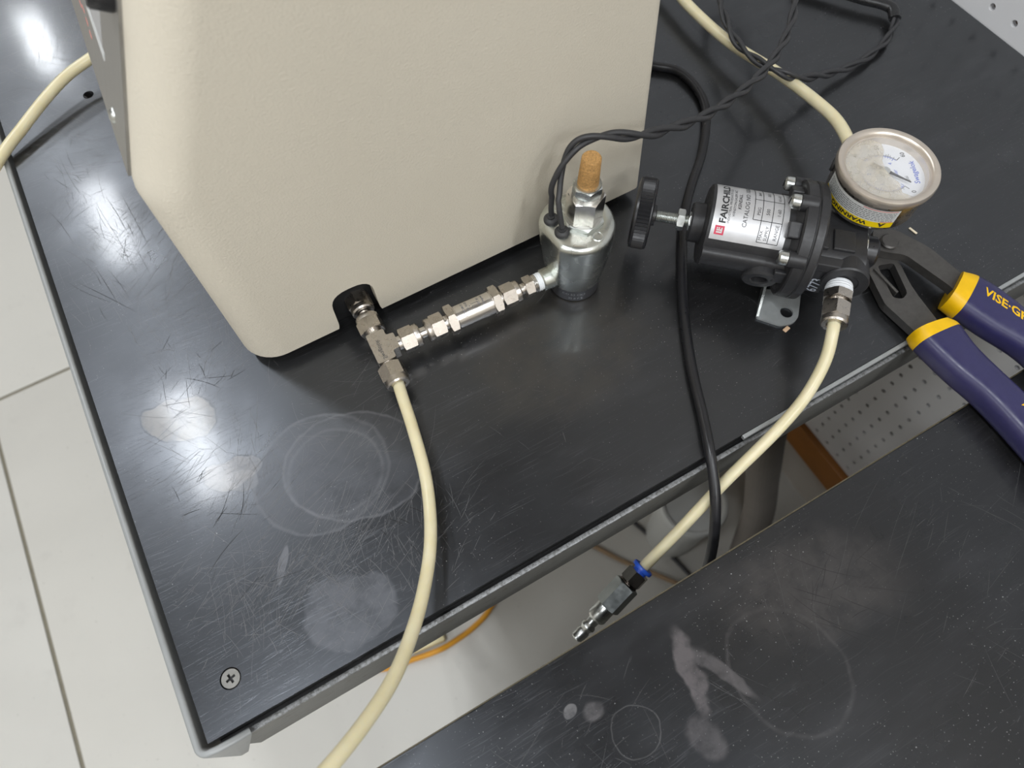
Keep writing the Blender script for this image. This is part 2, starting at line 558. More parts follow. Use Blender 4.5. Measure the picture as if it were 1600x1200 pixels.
def pegboard(y_lo, y_hi, z_lo, z_hi, yo, zo, name):
    """perforated panel in the plane X = XW: every 25.4 mm cell has a real hole"""
    P = 25.4; rr = 3.1; n = 12
    mb = MB()
    ky = [k for k in range(-200, 200) if y_lo <= yo + k * P - P / 2 and yo + k * P + P / 2 <= y_hi]
    kz = [k for k in range(-200, 200) if z_lo <= zo + k * P - P / 2 and zo + k * P + P / 2 <= z_hi]
    base = [(rr * math.cos(2 * math.pi * i / n + .2618), rr * math.sin(2 * math.pi * i / n + .2618)) for i in range(n)]
    def sq(a):
        c, s = math.cos(a), math.sin(a); k = (P / 2) / max(abs(c), abs(s)); return (c * k, s * k)
    outer = [sq(2 * math.pi * i / n + .2618) for i in range(n)]
    outer = [sq(math.pi / 4 * 0 + 2 * math.pi * i / 12 + math.pi / 12 * 0) for i in range(12)]
    # 12 directions incl. corners: 0,30,45.. use corner-friendly angles
    angs = [0, 22.5, 45, 67.5, 90, 112.5, 135, 157.5, 180, 202.5, 225, 247.5, 270, 292.5, 315, 337.5]
    n = len(angs)
    base = [(rr * math.cos(R(a)), rr * math.sin(R(a))) for a in angs]
    outer = [sq(R(a)) for a in angs]
    vs0 = [(XW, y, z) for y, z in outer] + [(XW, y, z) for y, z in base] + [(XW + 6, y, z) for y, z in base]
    fs0 = []
    for i in range(n):
        j = (i + 1) % n
        fs0 += [(i, j, n + j, n + i), (n + i, n + j, 2 * n + j, 2 * n + i)]
    for a in ky:
        for b in kz:
            k = len(mb.v)
            mb.v += [(x, y + yo + a * P, z + zo + b * P) for x, y, z in vs0]
            mb.f += [tuple(i + k for i in f) for f in fs0]
    y0, y1 = yo + ky[0] * P - P / 2, yo + ky[-1] * P + P / 2
    z0, z1 = zo + kz[0] * P - P / 2, zo + kz[-1] * P + P / 2
    # plain rest of the sheet around the perforated field
    for (a, b, c, d) in ((y_lo, y0, z_lo, z_hi), (y1, y_hi, z_lo, z_hi), (y0, y1, z_lo, z0), (y0, y1, z1, z_hi)):
        if b - a > .01 and d - c > .01: mb.add([(XW, a, c), (XW, b, c), (XW, b, d), (XW, a, d)], [(0, 1, 2, 3)])
    return mb.build(name, 'peg', wr, smooth=0)
pegboard(-520, 700, -679, -6, -16.8, -358.6 - 25.4 * 0, 'pegboard_panel')
pegboard(-520, 1000, -5, 620, -16.8, 15.5, 'pegboard_panel')
mb = MB()
mb.box(XW + 6.2, XW + 21, -520, 700, -679, -6); mb.box(XW + 6.2, XW + 21, -520, 1000, -5, 620)
mb.build('pegboard_backing', 'peg_back', wr, smooth=0)
structure(MB().box(XW - 12, XW + 21, -1500, 1500, -745, -680, b=2).build('trim_1', 'wood', smooth=0))

# ceiling strip lights: the row whose reflections lie along the left side of the bench top, a left pair, and an unseen pair added to brighten the cover
LAMPS = [(-600, y) for y in (-2958, -1450, -60, 1692, 3180, 4840)] + [(520, y) for y in (-2958, -1450)] + [(-2500, y) for y in (-1450, 50)]
for xr, yc in LAMPS:
    z = CEIL * 1000
    if xr == -600: lab, grp = 'white ceiling strip light, one of the row over the bench end', 'row of strip lights over the bench end'
    elif xr == 520: lab, grp = 'white strip light, one of the unseen fill pair added to brighten the cover', 'pair of fill lights added to brighten the cover'
    else: lab, grp = 'white ceiling strip light, one of the pair by the far left wall', 'pair of strip lights by the left wall'
    t = thing('ceiling_light', lab, 'ceiling light', (xr, yc, z + 60), grp)
    MB().box(xr - 90, xr + 90, yc - 320, yc + 320, z + 14, z + 60, b=3).build('housing', 'lamp_frame', t, smooth=0)
    MB().box(xr - 75, xr + 75, yc - 300, yc + 300, z + 6, z + 14).build('diffuser', 'lamp_frame', t, smooth=0)
    ld = bpy.data.lights.new('strip_lamp', 'AREA')
    ld.shape = 'RECTANGLE'; ld.size = .150; ld.size_y = .600; ld.energy = LAMP; ld.color = (.93, .965, 1.0)
    lo = bpy.data.objects.new('strip_lamp', ld); COL.objects.link(lo); lo.parent = t
    lo.location = (0, 0, -.056)

# ================================================================== bench with the instrument
TX1, TY1 = XW - 1.0, 1150.0
bench = thing('workbench', 'black-topped bench with a worn grey steel frame carrying the cream instrument', 'workbench', (400, 575, FLOOR))
sh = [(22.6 + x, 26.1 + y) for x, y in circle(6.2, 24)]
hl = [(74.4 + x, 539.9 + y) for x, y in circle(4.6, 20)]
MB().prism([(0, 0), (TX1, 0), (TX1, TY1), (0, TY1)], -9, 0, holes=[sh, hl]).build('tabletop', 'top_a', bench, origin=(0, 0, 0), smooth=0).location = (-.4, -.575, .9)
MB().box(4, TX1 - 4, 4, TY1 - 4, -24, -9.2).build('underboard', 'peg_back', bench, smooth=0)
# countersunk cross-head screw
cr = []
w, L = .75, 2.9
for a in range(4):
    ca, sa = math.cos(a * math.pi / 2 + .25), math.sin(a * math.pi / 2 + .25)
    for (x, y) in ((w, -w), (L, -w), (L, w)):
        cr.append((x * ca - y * sa + 22.6, x * sa + y * ca + 26.1))
mb = MB().prism([(22.6 + x, 26.1 + y) for x, y in circle(5.4, 28)], -2.4, -.25, holes=[cr])
scr = mb.build('screw', 'dull_screw', bench, smooth=30)
scr['label'] = 'cross-head screw sunk in the black top'
MB().cyl(5.2, -4, -2.3, frame((22.6, 26.1, 0), (0, 0, 1)), 24, .1).build('cross_recess', 'ink', scr)
# front rail: channel with a worn lip, set just below the black top
MB().prism([(-2.6, -10.5), (-2.6, -14.5), (-2.6, -66), (-4.8, -66), (-5.0, -13), (-4.8, -10.5)], 6, TX1, frame((0, 0, 0), (1, 0, 0), (0, 1, 0))).build('front_rail', 'rail', bench, smooth=30)
MB().box(6, TX1, -5.4, -2.0, -11.8, -9.2, b=.9).build('rail_lip', 'lip', bench)
MB().box(372, TX1, -3.0, -.2, -3.6, .3, b=.5).build('edge_strip', 'side_lip', bench, smooth=0)
MB().box(2, TX1, -2.5, 3.9, -25, -13.5).build('gap_dark_strip', 'base_black', bench, smooth=0)  # black strip added behind the lip so the gap looks shaded
# side lip: bent flat bar that stands a little off the left edge and turns the front corner
path = [(-6.2, TY1, -29.5), (-6.2, 400, -29.5), (-6.2, 30, -29.5), (-6.2, 4, -29.5)] + \
       [(-.4 - 5.8 * math.cos(a), 1.0 - 5.8 * math.sin(a), -29.5) for a in [R(q) for q in (10, 25, 40, 55, 70, 85)]] + [(4, -4.9, -30.5), (10, -4.4, -33)]
sect = rounded([(-2.2, -30), (2.2, -30), (2.2, 30), (-2.2, 30)], 2.1, 4)
MB().sweep(path, sect, up=(0, 0, 1)).build('side_lip', 'side_lip', bench)
MB().box(-4.2, -.5, 10, TY1, -14, -11).build('rail_ledge', 'rail', bench, smooth=0)
for (x, y) in ((92, 190), (700, 190), (92, 960), (700, 960)):
    leg = MB().box(x - 22, x + 22, y - 22, y + 22, FLOOR + 14, -24, b=3).build('leg', 'leg_grey', bench, smooth=0)
    MB().box(x - 34, x + 34, y - 34, y + 34, FLOOR, FLOOR + 14, b=3).build('foot', 'black_rubber', leg, smooth=0)

# fine scratches in the black laminate, far too many to count: hair-thin strips in loose bundles
def scratches(parent, name, mat, clusters, x_lo, x_hi, y_lo, y_hi, wmin, wmax, seed, zz=.03):
    rnd = random.Random(seed)
    mb = MB()
    for (cx, cy, sx, sy, ang, spread, cnt, lmin, lmax) in clusters:
        for _ in range(cnt):
            x, y = rnd.gauss(cx, sx), rnd.gauss(cy, sy)
            a = R(rnd.gauss(ang, spread)); L = lmin + (lmax - lmin) * rnd.random() ** 2.2
            cur = rnd.gauss(0, .25) / max(L, 8); w = rnd.uniform(wmin, wmax) / 2
            pts = []
            for q in range(6):
                pts.append((x, y, a)); x += math.cos(a) * L / 5; y += math.sin(a) * L / 5; a += cur * L / 5
            if any(not (x_lo < p_[0] < x_hi and y_lo < p_[1] < y_hi) for p_ in pts): continue
            vs = []
            for q, (px, py, pa_) in enumerate(pts):
                ww = w * (.25, .9, 1, 1, .8, .2)[q]
                vs += [(px - math.sin(pa_) * ww, py + math.cos(pa_) * ww, zz), (px + math.sin(pa_) * ww, py - math.cos(pa_) * ww, zz)]
            k_ = len(mb.v); mb.v += vs
            mb.f += [(k_ + 2 * q, k_ + 2 * q + 1, k_ + 2 * q + 3, k_ + 2 * q + 2) for q in range(5)]
    return mb.build(name, mat, parent, smooth=0, kind='stuff')
CL = []
rc_ = random.Random(3)
for _ in range(46):
    CL.append((rc_.uniform(8, 110), rc_.uniform(20, 640), 14, 16, rc_.choice((24, 30, 36, -8, 70, 100, 128, 12)), 9, 26, 4, 46))
for _ in range(26):
    CL.append((rc_.uniform(20, 190), rc_.uniform(5, 150), 18, 14, rc_.choice((28, 33, 20, 5, 60, -30, 90)), 12, 17, 3, 30))
for _ in range(16):
    CL.append((rc_.uniform(220, 560), rc_.uniform(10, 330), 26, 22, rc_.uniform(-90, 90), 40, 7, 3, 22))
CL += [(60, 330, 16, 20, 35, 8, 60, 8, 60), (70, 300, 18, 16, 20, 7, 60, 8, 60), (95, 60, 30, 10, 36, 6, 50, 12, 90), (55, 60, 22, 16, 30, 7, 60, 6, 50)]
scratches(bench, 'light_scratches', 'scratch_light', CL, 1, 790, 1, 700, .09, .24, 11)
DK = [(48, 330, 12, 24, 100, 14, 26, 10, 70), (40, 420, 12, 30, 96, 16, 20, 10, 60), (60, 220, 18, 20, 40, 40, 22, 6, 30), (150, 60, 16, 12, -60, 10, 8, 6, 22), (40, 120, 16, 30, 30, 30, 22, 6, 34)]
scratches(bench, 'dark_scratches', 'scratch_dark', DK, 1, 790, 1, 700, .16, .40, 12, .035)

# ================================================================== second bench
bench2 = thing('workbench', 'black-topped bench in the foreground with smeared white residue on its top', 'workbench', (400, -500, FLOOR))
MB().box(-60, TX1, -960, -58.2, -22, 0, b=.8).build('tabletop', 'top_b', bench2, origin=(0, 0, 0), smooth=0).location = (-.4, .5, .9)
MB().box(-60, TX1, -58.2, -57.4, -20, -.9).build('edge_band', 'worn_edge', bench2, smooth=0)
MB().box(30, TX1 - 20, -940, -130, FLOOR + 90, -22, b=3).build('shade_block', 'rail', bench2, smooth=0)  # unseen block added under the top to keep light off the gap floor
for (x, y) in ((70, -170), (740, -170), (70, -900), (740, -900)):
    leg = MB().box(x - 22, x + 22, y - 22, y + 22, FLOOR + 14, FLOOR + 92, b=3).build('leg', 'leg_grey', bench2, smooth=0)
    MB().box(x - 34, x + 34, y - 34, y + 34, FLOOR, FLOOR + 14, b=3).build('foot', 'black_rubber', leg, smooth=0)

CL = []
for _ in range(26):
    CL.append((rc_.uniform(90, 600), rc_.uniform(-75, -250), 26, 20, rc_.choice((30, 36, -55, -60, 80, 10)), 14, 9, 4, 40))
CL += [(255, -90, 4, 18, -62, 3, 5, 30, 90), (420, -110, 30, 24, 30, 8, 22, 8, 50)]
scratches(bench2, 'light_scratches', 'scratch_faint', CL, -50, 790, -900, -60, .10, .28, 21)
DK = [(345, -105, 18, 14, -50, 12, 14, 12, 60), (350, -100, 18, 14, 30, 14, 12, 12, 50)]
scratches(bench2, 'dark_scratches', 'scratch_dark', DK, -50, 790, -900, -60, .18, .40, 22, .035)

# ================================================================== instrument housing
HO = (270, 420, 0)
inst = thing('instrument_housing', 'large cream textured instrument cover with a notch at its lower edge', 'instrument', HO)
ZT = 330.0
def xl(z): return 107.5 + (z - 10) * .026 if z < 170 else 111.7 + (z - 170) * .470
def ring_at(z, inset=0):
    x0 = xl(min(z, 320)) + inset
    x1 = 425.5 - (z - 10) * .075 - inset
    y0 = 203 + inset; y1 = 640 - inset
    k = .060
    pts = []
    rc = 25.0
    def arc(cx, cy, r, a0, a1, n):
        return [(cx + r * math.cos(R(a0 + (a1 - a0) * i / n)), cy + r * math.sin(R(a0 + (a1 - a0) * i / n))) for i in range(n + 1)]
    pts += arc(x0 + rc, y0 + rc, rc, 180, 270, 10)
    for q in (.25, .5, .75):
        x = x0 + rc + (x1 - 5 - x0 - rc) * q
        pts.append((x, y0))
    pts += arc(x1 - 5, y0 + 5, 5, 270, 360, 5)
    xb = x0 + k * (y1 - y0)
    pts += arc(x1 - 15, y1 - 15, 15, 0, 90, 4)
    pts += arc(xb + 15, y1 - 15, 15, 90, 180, 4)
    return pts
zs = [(10, 1.2), (11.2, 0), (40, 0), (80, 0), (120, 0), (160, 0), (167, 0), (173, 0), (180, 0), (200, 0), (230, 0), (260, 0), (290, 0), (312, 0), (322, 4), (328, 10), (330, 20)]
rings = [[(x, y, z) for x, y in ring_at(z, ins)] for z, ins in zs]
n = len(rings[0])
vs = [v for r in rings for v in r]
fs = [(j * n + i, j * n + (i + 1) % n, (j + 1) * n + (i + 1) % n, (j + 1) * n + i) for j in range(len(rings) - 1) for i in range(n)]
fs += [tuple(range(n))[::-1], tuple((len(rings) - 1) * n + i for i in range(n))]
cover = MB().add(vs, fs).build('cover', 'cover', inst)
notch = rounded([(150, -12), (172, 9), (173.5, 49.5), (203.4, 49.5), (203.6, 9), (222, -12)], [1, 9, 14, 14, 9, 1], 6)
cut = MB()
zz = [(x, 190, y) for x, y in notch] + [(x, 217, y) for x, y in notch]
m_ = len(notch)
cut.add(zz, [tuple(range(m_)), tuple(range(m_, 2 * m_))[::-1]] + [(i, i + m_, (i + 1) % m_ + m_, (i + 1) % m_) for i in range(m_)])
cut_o = cut.build('cutter', 'base_black', inst, smooth=0)
md = cover.modifiers.new('notch', 'BOOLEAN'); md.object = cut_o; md.operation = 'DIFFERENCE'; md.solver = 'EXACT'
bpy.context.view_layer.update()
dg = bpy.context.evaluated_depsgraph_get()
me = bpy.data.meshes.new_from_object(cover.evaluated_get(dg))
cover.modifiers.clear(); cover.data = me
me.materials.clear(); me.materials.append(M['cover'])
me.shade_smooth(); me.set_sharp_from_angle(angle=R(32))
bpy.data.objects.remove(cut_o)
MB().box(130, 410, 216.2, 612, 0, 10.2, b=1).build('base', 'base_black', inst, smooth=0)
MB().box(166, 212, 214.2, 219, 9, 55).build('notch_back', 'base_black', inst, smooth=0)
# sloping stainless panel with its marks, on the slope that starts above the lower front
sn = Vector((-1, .060, .470)).normalized()
def slope(Y, z, h=0.0):
    q = Vector((111.7 + .060 * (Y - 228) + (z - 170) * .470, Y, z)) + sn * h
    return tuple(q)
sd = Vector((.470, 0, 1)).normalized()
def plate_quad(mb, y0, y1, z0, z1, h0, h1):
    c = [(y0, z0), (y1, z0), (y1, z1), (y0, z1)]
    mb.add([slope(a, b, h0) for a, b in c] + [slope(a, b, h1) for a, b in c], [(3, 2, 1, 0), (4, 5, 6, 7), (0, 1, 5, 4), (1, 2, 6, 5), (2, 3, 7, 6), (3, 0, 4, 7)])
mb = MB(); plate_quad(mb, 229.5, 610, 173, 318, -.3, 1.6)
pl = mb.build('front_panel', 'plate', inst, smooth=0)
for (y, z) in ((259, 184), (259, 308), (585, 184), (585, 308)):
    MB().lathe([(0, 2.2), (2.2, 2.0), (3.6, 1.0), (4.2, 0), (4.2, -1.5), (0, -1.5)], frame(slope(y, z, 1.6), sn), 18).build('screw', 'zinc', pl)
mb = MB(); plate_quad(mb, 272, 560, 202.5, 206.0, 1.6, 2.0); mb.build('white_stripe', 'label_white', pl, smooth=0)
mb = MB(); plate_quad(mb, 276, 560, 206.2, 300, 1.6, 1.75); mb.build('overlay_sheet', 'label_silver', pl, smooth=0)
mb = MB()
for i in range(14):
    y = 308 + i * 9; z = 193 + (i % 3 - 1) * 1.2
    plate_quad(mb, y, y + 6.5, z - .5, z + .5, 1.6, 1.75)
mb.build('red_scribble', 'ink_pink', pl, smooth=0)
kn = MB().lathe([(0, 0), (6.5, 0), (6.8, 1.2), (6.0, 9), (5.2, 10), (0, 10)], frame(slope(240, 249, 1.6), sn), 24)
kn.build('knob', 'black_plastic', pl)

# ================================================================== tee fitting, filter and valve chain
TA = R(-2.6)
ex = Vector((math.cos(TA), math.sin(TA), 0)); ey = Vector((math.sin(TA), -math.cos(TA), 0))
TC = Vector((189.6, 166.6, 20.5))                 # tee centre
def nut(mb_hex, mb_ring, m, z0, z1, af, toward=1):
    """compression nut: hex flats plus a turned shoulder at the tube end"""
    L = z1 - z0
    if toward > 0:
        mb_hex.hexnut(af, z0, z0 + L * .70, m, rot=.26)
        mb_ring.lathe([(0, z0 + L * .68), (af * .50, z0 + L * .68), (af * .515, z0 + L * .74), (af * .515, z0 + L * .93), (af * .46, z1), (af * .30, z1), (af * .29, z1 - 1.5), (0, z1 - 1.5)], m, 28)
    else:
        mb_hex.hexnut(af, z0 + L * .30, z1, m, rot=.26)
        mb_ring.lathe([(0, z0 + 1.5), (af * .29, z0 + 1.5), (af * .30, z0), (af * .46, z0), (af * .515, z0 + L * .07), (af * .515, z0 + L * .26), (af * .50, z0 + L * .32), (0, z0 + L * .32)], m, 28)
def add_nut(parent, m, z0, z1, af, toward=1, mat='steel'):
    a, b = MB(), MB()
    nut(a, b, m, z0, z1, af, toward)
    o = a.build('nut', mat, parent, smooth=25)
    b.build('nut_shoulder', mat, o)
    return o
tee = thing('tee_fitting', 'stainless steel tee fitting with hex nuts below the cover notch', 'pipe fitting', (TC.x, TC.y, 12))
mr = frame(TC, ey, (0, 0, 1))                      # run: local z towards the viewer
mbx = frame(TC, ex, (0, 0, 1))                     # branch: local z towards the valve
body = MB()
body.prism(rounded([(-12, -6.4), (12, -6.4), (12, 6.4), (6.5, 6.4), (6.2, 11.5), (-6.2, 11.5), (-6.5, 6.4), (-12, 6.4)], 1.4, 3), -6.2, 6.2, frame(TC, (0, 0, 1), ey))
bo = body.build('body', 'steel', tee, smooth=30)
mb = MB()
mb.cyl(5.2, -18, 18, mr, 24).cyl(5.2, 0, 16, mbx, 24)
mb.build('neck', 'steel_bright', tee)
add_nut(tee, mr, 14, 29.5, 15.9, 1)
add_nut(tee, mr, -29.5, -15.5, 15.9, -1)
add_nut(tee, mr, -49, -33.5, 15.9, 1)
a = MB().hexnut(18, -56, -50.5, mr, rot=.26); a.build('bulkhead_hex', 'dark_metal', tee, smooth=25)
MB().cyl(4, -60, -28, mr, 20).build('run_stub', 'steel_bright', tee)
add_nut(tee, mbx, 14, 28, 15.9, 1)
MB().cyl(4, 25, 38, mbx, 20).build('branch_stub', 'steel_bright', tee)
def tee_text(x, y):                                 # embossed maker's script on top of the tee body
    q = TC + ey * (10.5 - x) * 1.0 + ex * (y - 1.8) + Vector((0, 0, 6.32))
    return tuple(q)
mb = MB(); text_on(mb, 'Swagelok', 4.2, tee_text, wide=1.02)
mb.build('embossed_script', 'dark_metal', bo, smooth=0)

filt = thing('inline_filter', 'cylindrical stainless inline filter between the tee and the valve', 'filter', tuple(TC + ex * 62 + Vector((0, 0, -9))))
add_nut(filt, mbx, 32.5, 46, 15.9, -1)
MB().cyl(5, 45, 92, mbx, 24).build('neck', 'steel_bright', filt)
MB().hexnut(19.5, 48.5, 54.5, mbx, rot=.26).build('end_hex', 'steel', filt, smooth=25)
MB().hexnut(19.5, 82.5, 88.5, mbx, rot=.26).build('end_hex', 'steel', filt, smooth=25)
fb = MB().lathe([(0, 54), (8.9, 54), (8.9, 55), (8.5, 55.4), (8.5, 81.8), (8.9, 82), (8.9, 83), (0, 83)], mbx, 48)
fbo = fb.build('filter_body', 'steel_bright', filt)
def filt_map(z0, t0):
    def f(x, y):                                    # text runs round the barrel, x along circumference, y back along the axis
        a = t0 + x / 8.5
        q = TC + ex * (z0 - y) + (Vector((0, 0, 1)) * math.cos(a) + ey * math.sin(a)) * 8.56
        return tuple(q)
    return f
mb = MB()
for s, z0, sz, t0 in (('Swagelok', 76.5, 2.2, -.55), ('FILTER', 73.6, 2.2, -.45), ('SS-5F-15', 64.8, 2.2, -.55), ('15 MICRON', 61.8, 2.2, -.55)):
    text_on(mb, s, sz, filt_map(z0, t0), bold=.01)
# flow arrow outline
for (x0, x1, y0, y1) in ((-1.0, -.7, 0, 5), (.7, 1.0, 0, 5), (-1.0, 1.0, 0, .3), (-1.6, 1.6, 5, 5.3), (-.3, .3, 6.2, 6.8)):
    quad_on(mb, x0, x1, y0, y1, filt_map(72.5, .05))
mb.build('etched_print', 'ink_grey', fbo, smooth=0)
add_nut(filt, mbx, 90.5, 104.5, 15.2, 1)

# ---- solenoid valve
VO = Vector((339.5, 160.5, 0))
vt = R(1.6)
vz = Vector((math.sin(vt), .0, math.cos(vt)))
vm = frame(VO, vz, (1, 0, 0))
valve = thing('solenoid_valve', 'zinc plated round solenoid valve standing beside the cream cover', 'valve', tuple(VO))
NB = 96
def vprof(r_, flat):
    pts = []
    for i in range(NB):
        a = 2 * math.pi * i / NB
        c, s = r_ * math.cos(a), r_ * math.sin(a)
        if c < -flat: # flat on the port side, softened at both ends
            c = -flat - (abs(c) - flat) * .10
        pts.append((c, s))
    return pts
levels = [(13.6, 18.6, 18.0), (14.4, 19.4, 18.6), (16, 20.0, 19.0), (30, 22.4, 20.3), (50, 24.6, 21.4), (64, 25.5, 21.9), (67, 25.4, 21.8), (69.3, 24.6, 21.0), (70.6, 23.1, 19.7), (71.2, 21.1, 17.9), (71.3, 18, 15)]
vs = []; fs = []
for z, r_, fl_ in levels:
    vs += [(x - 1.0 - max(0, z - 14) * .05, y, z) for x, y in vprof(r_, fl_)]
for j in range(len(levels) - 1):
    for i in range(NB):
        fs.append((j * NB + i, j * NB + (i + 1) % NB, (j + 1) * NB + (i + 1) % NB, (j + 1) * NB + i))
fs += [tuple(range(NB))[::-1], tuple((len(levels) - 1) * NB + i for i in range(NB))]
can = MB().add(vs, fs, vm).build('can', 'valve', valve)
base = MB().lathe([(0, .2), (17.6, .2), (18.4, 1), (18.9, 13.9), (0, 13.9)], vm, 64).build('base_ring', 'dark_metal', valve)
mb = MB()
def ring_map(z0, a0):
    def f(x, y):
        a = a0 + x / 18.2
        return tuple(vm @ Vector(((18.05 + (z0 + y) * .036) * math.cos(a) * 1.022, (18.05 + (z0 + y) * .036) * math.sin(a) * 1.022, z0 + y)))
    return f
text_on(mb, 'CO 52 CK2', 3.4, ring_map(8.0, R(-150)))
text_on(mb, '35 B P 2', 3.0, ring_map(3.4, R(-135)))
mb.build('stamped_marks', 'zinc', base, smooth=0)
hexm = frame(VO + vz * 71.2, vz, (1, 0, 0))
MB().hexnut(24.5, 0, 3.2, hexm, rot=.2).build('flange_nut', 'zinc', valve, smooth=25)
MB().hexnut(21.6, 3.2, 24, hexm, rot=.45).build('hex_adapter', 'steel_bright', valve, smooth=25)
MB().lathe([(0, 23.5), (9.2, 23.5), (9.2, 26.5), (0, 26.5)], hexm, 36).build('washer', 'zinc', valve)
MB().hexnut(16.6, 26.5, 32, hexm, rot=.15).build('lock_nut', 'zinc', valve, smooth=25)
MB().lathe([(0, 31.8), (8.3, 31.8), (8.6, 32.6), (8.3, 33.4), (0, 33.4)], hexm, 36).build('collar', 'zinc', valve)
MB().lathe([(0, 33), (6.7, 33), (6.5, 40), (6.0, 53.5), (5.4, 54.4), (0, 54.6)], hexm, 40).build('exhaust_muffler', 'bronze', valve)
for (x, y) in ((0.5, -17.5), (12.5, 6.0), (-9, 15)):
    MB().lathe([(0, -.1), (2.7, .15), (3.4, .5), (4.0, .15), (4.1, -.3)], frame(vm @ Vector((x, y, 71.2)), vz), 20).build('rivet', 'valve', valve)
G1 = Vector((322.6, 169.0, 71.5)); G2 = Vector((323.4, 156.6, 71.5))
for g in (G1, G2):
    MB().lathe([(0, -1), (4.4, -1), (5.0, .5), (5.0, 2.0), (4.2, 3.2), (2.6, 3.8), (2.4, 5.0), (0, 5.0)], frame(g, (-.08, 0, 1)), 28).build('grommet', 'black_rubber', valve)
# port: white taped thread and the small connector screwed into it
pm = mbx
con = MB().lathe([(0, 117.5), (6.3, 117.5), (6.6, 118.3), (6.3, 119.2), (6.7, 120.1), (6.4, 121), (6.6, 122), (0, 122)], pm, 36).build('taped_thread', 'tape', valve)
MB().cyl(8.0, 121.6, 140, pm, 32, .8).build('port_boss', 'valve', valve)
MB().cyl(4, 101, 110, pm, 20).build('connector_stub', 'steel_bright', valve)
MB().hexnut(13.6, 108, 114.5, pm, rot=.26).build('connector_hex', 'steel', valve, smooth=25)
MB().lathe([(0, 114), (6.6, 114), (6.8, 114.6), (6.5, 115.2), (6.8, 115.8), (6.5, 116.4), (6.8, 117), (6.5, 117.6), (0, 117.6)], pm, 32).build('connector_thread', 'steel_bright', valve)

# ================================================================== pressure regulator
AX0 = Vector((389.4, 164.2, 44.0)); AX1 = Vector((516.5, 46.4, 44.0))
e1 = (AX1 - AX0).normalized(); up = Vector((0, 0, 1)); bk = up.cross(e1)      # bk points away from the viewer
reg = thing('pressure_regulator', 'black cast pressure regulator lying on its side with a silver label', 'regulator', (455, 105, 0))
rm = frame(AX0, e1, up)                      # local: z along the axis, x up, y = e1 x up = towards the viewer
def rp(s, phi, r):                           # phi from straight up towards the viewer
    return AX0 + e1 * s + (up * math.cos(phi) - bk * math.sin(phi)) * r
# knob
nk = 60
def knurl(a, z): return 1 + (.02 if int(round(a / (2 * math.pi) * nk * 2)) % 2 == 0 else -.035)
kb = MB()
kb.lathe([(0, -1), (20.5, -1), (22.6, -.4)], rm, nk * 2)
kb.lathe([(22.6, -.4), (24.2, .2), (24.4, 1.6)], rm, nk * 2)
kb.lathe([(24.4, 1.6), (24.2, 1.9), (24.2, 10.0), (24.4, 10.3)], rm, nk * 2, rf=lambda a, z: knurl(a, z) if 1.7 < z < 10.2 else 1)
kb.lathe([(24.4, 10.3), (24.3, 11.2), (23.2, 12.0), (16, 12.2), (15, 10.6), (8, 10.6), (7, 14.5), (0, 14.5)], rm, nk * 2)
kb.build('knob', 'black_plastic', reg, smooth=30)
th = []
z = 14.0
while z < 42:
    th += [(4.1, z), (3.5, z + .6)]; z += 1.2
MB().lathe([(0, 13.5)] + th + [(0, 42.5)], rm, 28).build('adjusting_screw', 'zinc', reg, smooth=20)
MB().hexnut(13, 29.5, 34.5, rm, rot=.3).build('lock_nut', 'zinc', reg, smooth=25)
MB().hexnut(11.5, 37.5, 41.5, rm, rot=.1).build('rod_nut', 'zinc', reg, smooth=25)
RB = 27.3
bon = MB()
bon.lathe([(0, 38.5), (12.6, 38.5), (13.5, 39.4), (13.8, 48), (0, 48)], rm, 48)
bon.lathe([(13, 47), (24.8, 47.3), (RB - .3, 48.6), (RB, 50), (RB, 99), (28.5, 102), (33, 104.5), (37, 106), (37, 110), (0, 110)], rm, 72)
bo = bon.build('bonnet', 'black_cast', reg)
# raised rib along the front of the bonnet and the vent boss at its end
rib = MB()
rib.prism(rounded([(RB - 6, -9), (RB + 3.2, -7), (RB + 4.6, 0), (RB + 3.2, 7), (RB - 6, 9)], 3, 4), 49, 106, frame(AX0, e1, (up * math.cos(R(88)) - bk * math.sin(R(88)))))
rib.build('front_rib', 'black_cast', bo)
vent_dir = (up * math.cos(R(103)) - bk * math.sin(R(103)))
vb = MB().lathe([(0, 20), (12, 20), (12, 33), (10.8, 34.2), (6.2, 34.2), (5.2, 33.4), (5.0, 26), (0, 26)], frame(AX0 + e1 * 91, vent_dir, e1), 36)
vb.build('vent_port', 'black_cast', bo)
MB().lathe([(0, 26.3), (4.9, 26.3)], frame(AX0 + e1 * 91, vent_dir, e1), 24).build('vent_bore', 'base_black', bo)
fl1 = MB().lathe([(0, 105), (38.2, 105.4), (39.4, 106.4), (39.6, 112.6), (39.0, 113.2), (0, 113.2)], rm, 96).build('bonnet_flange', 'black_cast', reg)
MB().lathe([(0, 113), (38.9, 113), (38.9, 114), (0, 114)], rm, 96).build('gasket', 'black_rubber', reg)
fl2 = MB().lathe([(0, 113.8), (39.2, 113.8), (39.8, 114.5), (39.6, 119.0), (38, 120.4), (0, 120.6)], rm, 96).build('body_flange', 'black_cast', reg)
for q in (0, 1, 2, 4, 5):
    ph = R(-60 + 60 * q)
    c = rp(0, ph, 36.2)
    mm = frame(c, e1, up)
    MB().cyl(5.4, 101, 113, mm, 24, .8).build('screw_boss', 'black_cast', fl1)
    s_ = MB().lathe([(0, 95.2), (3.2, 95.3), (4.5, 96.4), (4.8, 98), (4.8, 101.6), (0, 101.6)], mm, 24).build('screw', 'zinc', fl1)
    MB().box(-2.6, 2.6, -.5, .5, 94.9, 95.6, mm).build('slot', 'ink', s_, smooth=0)
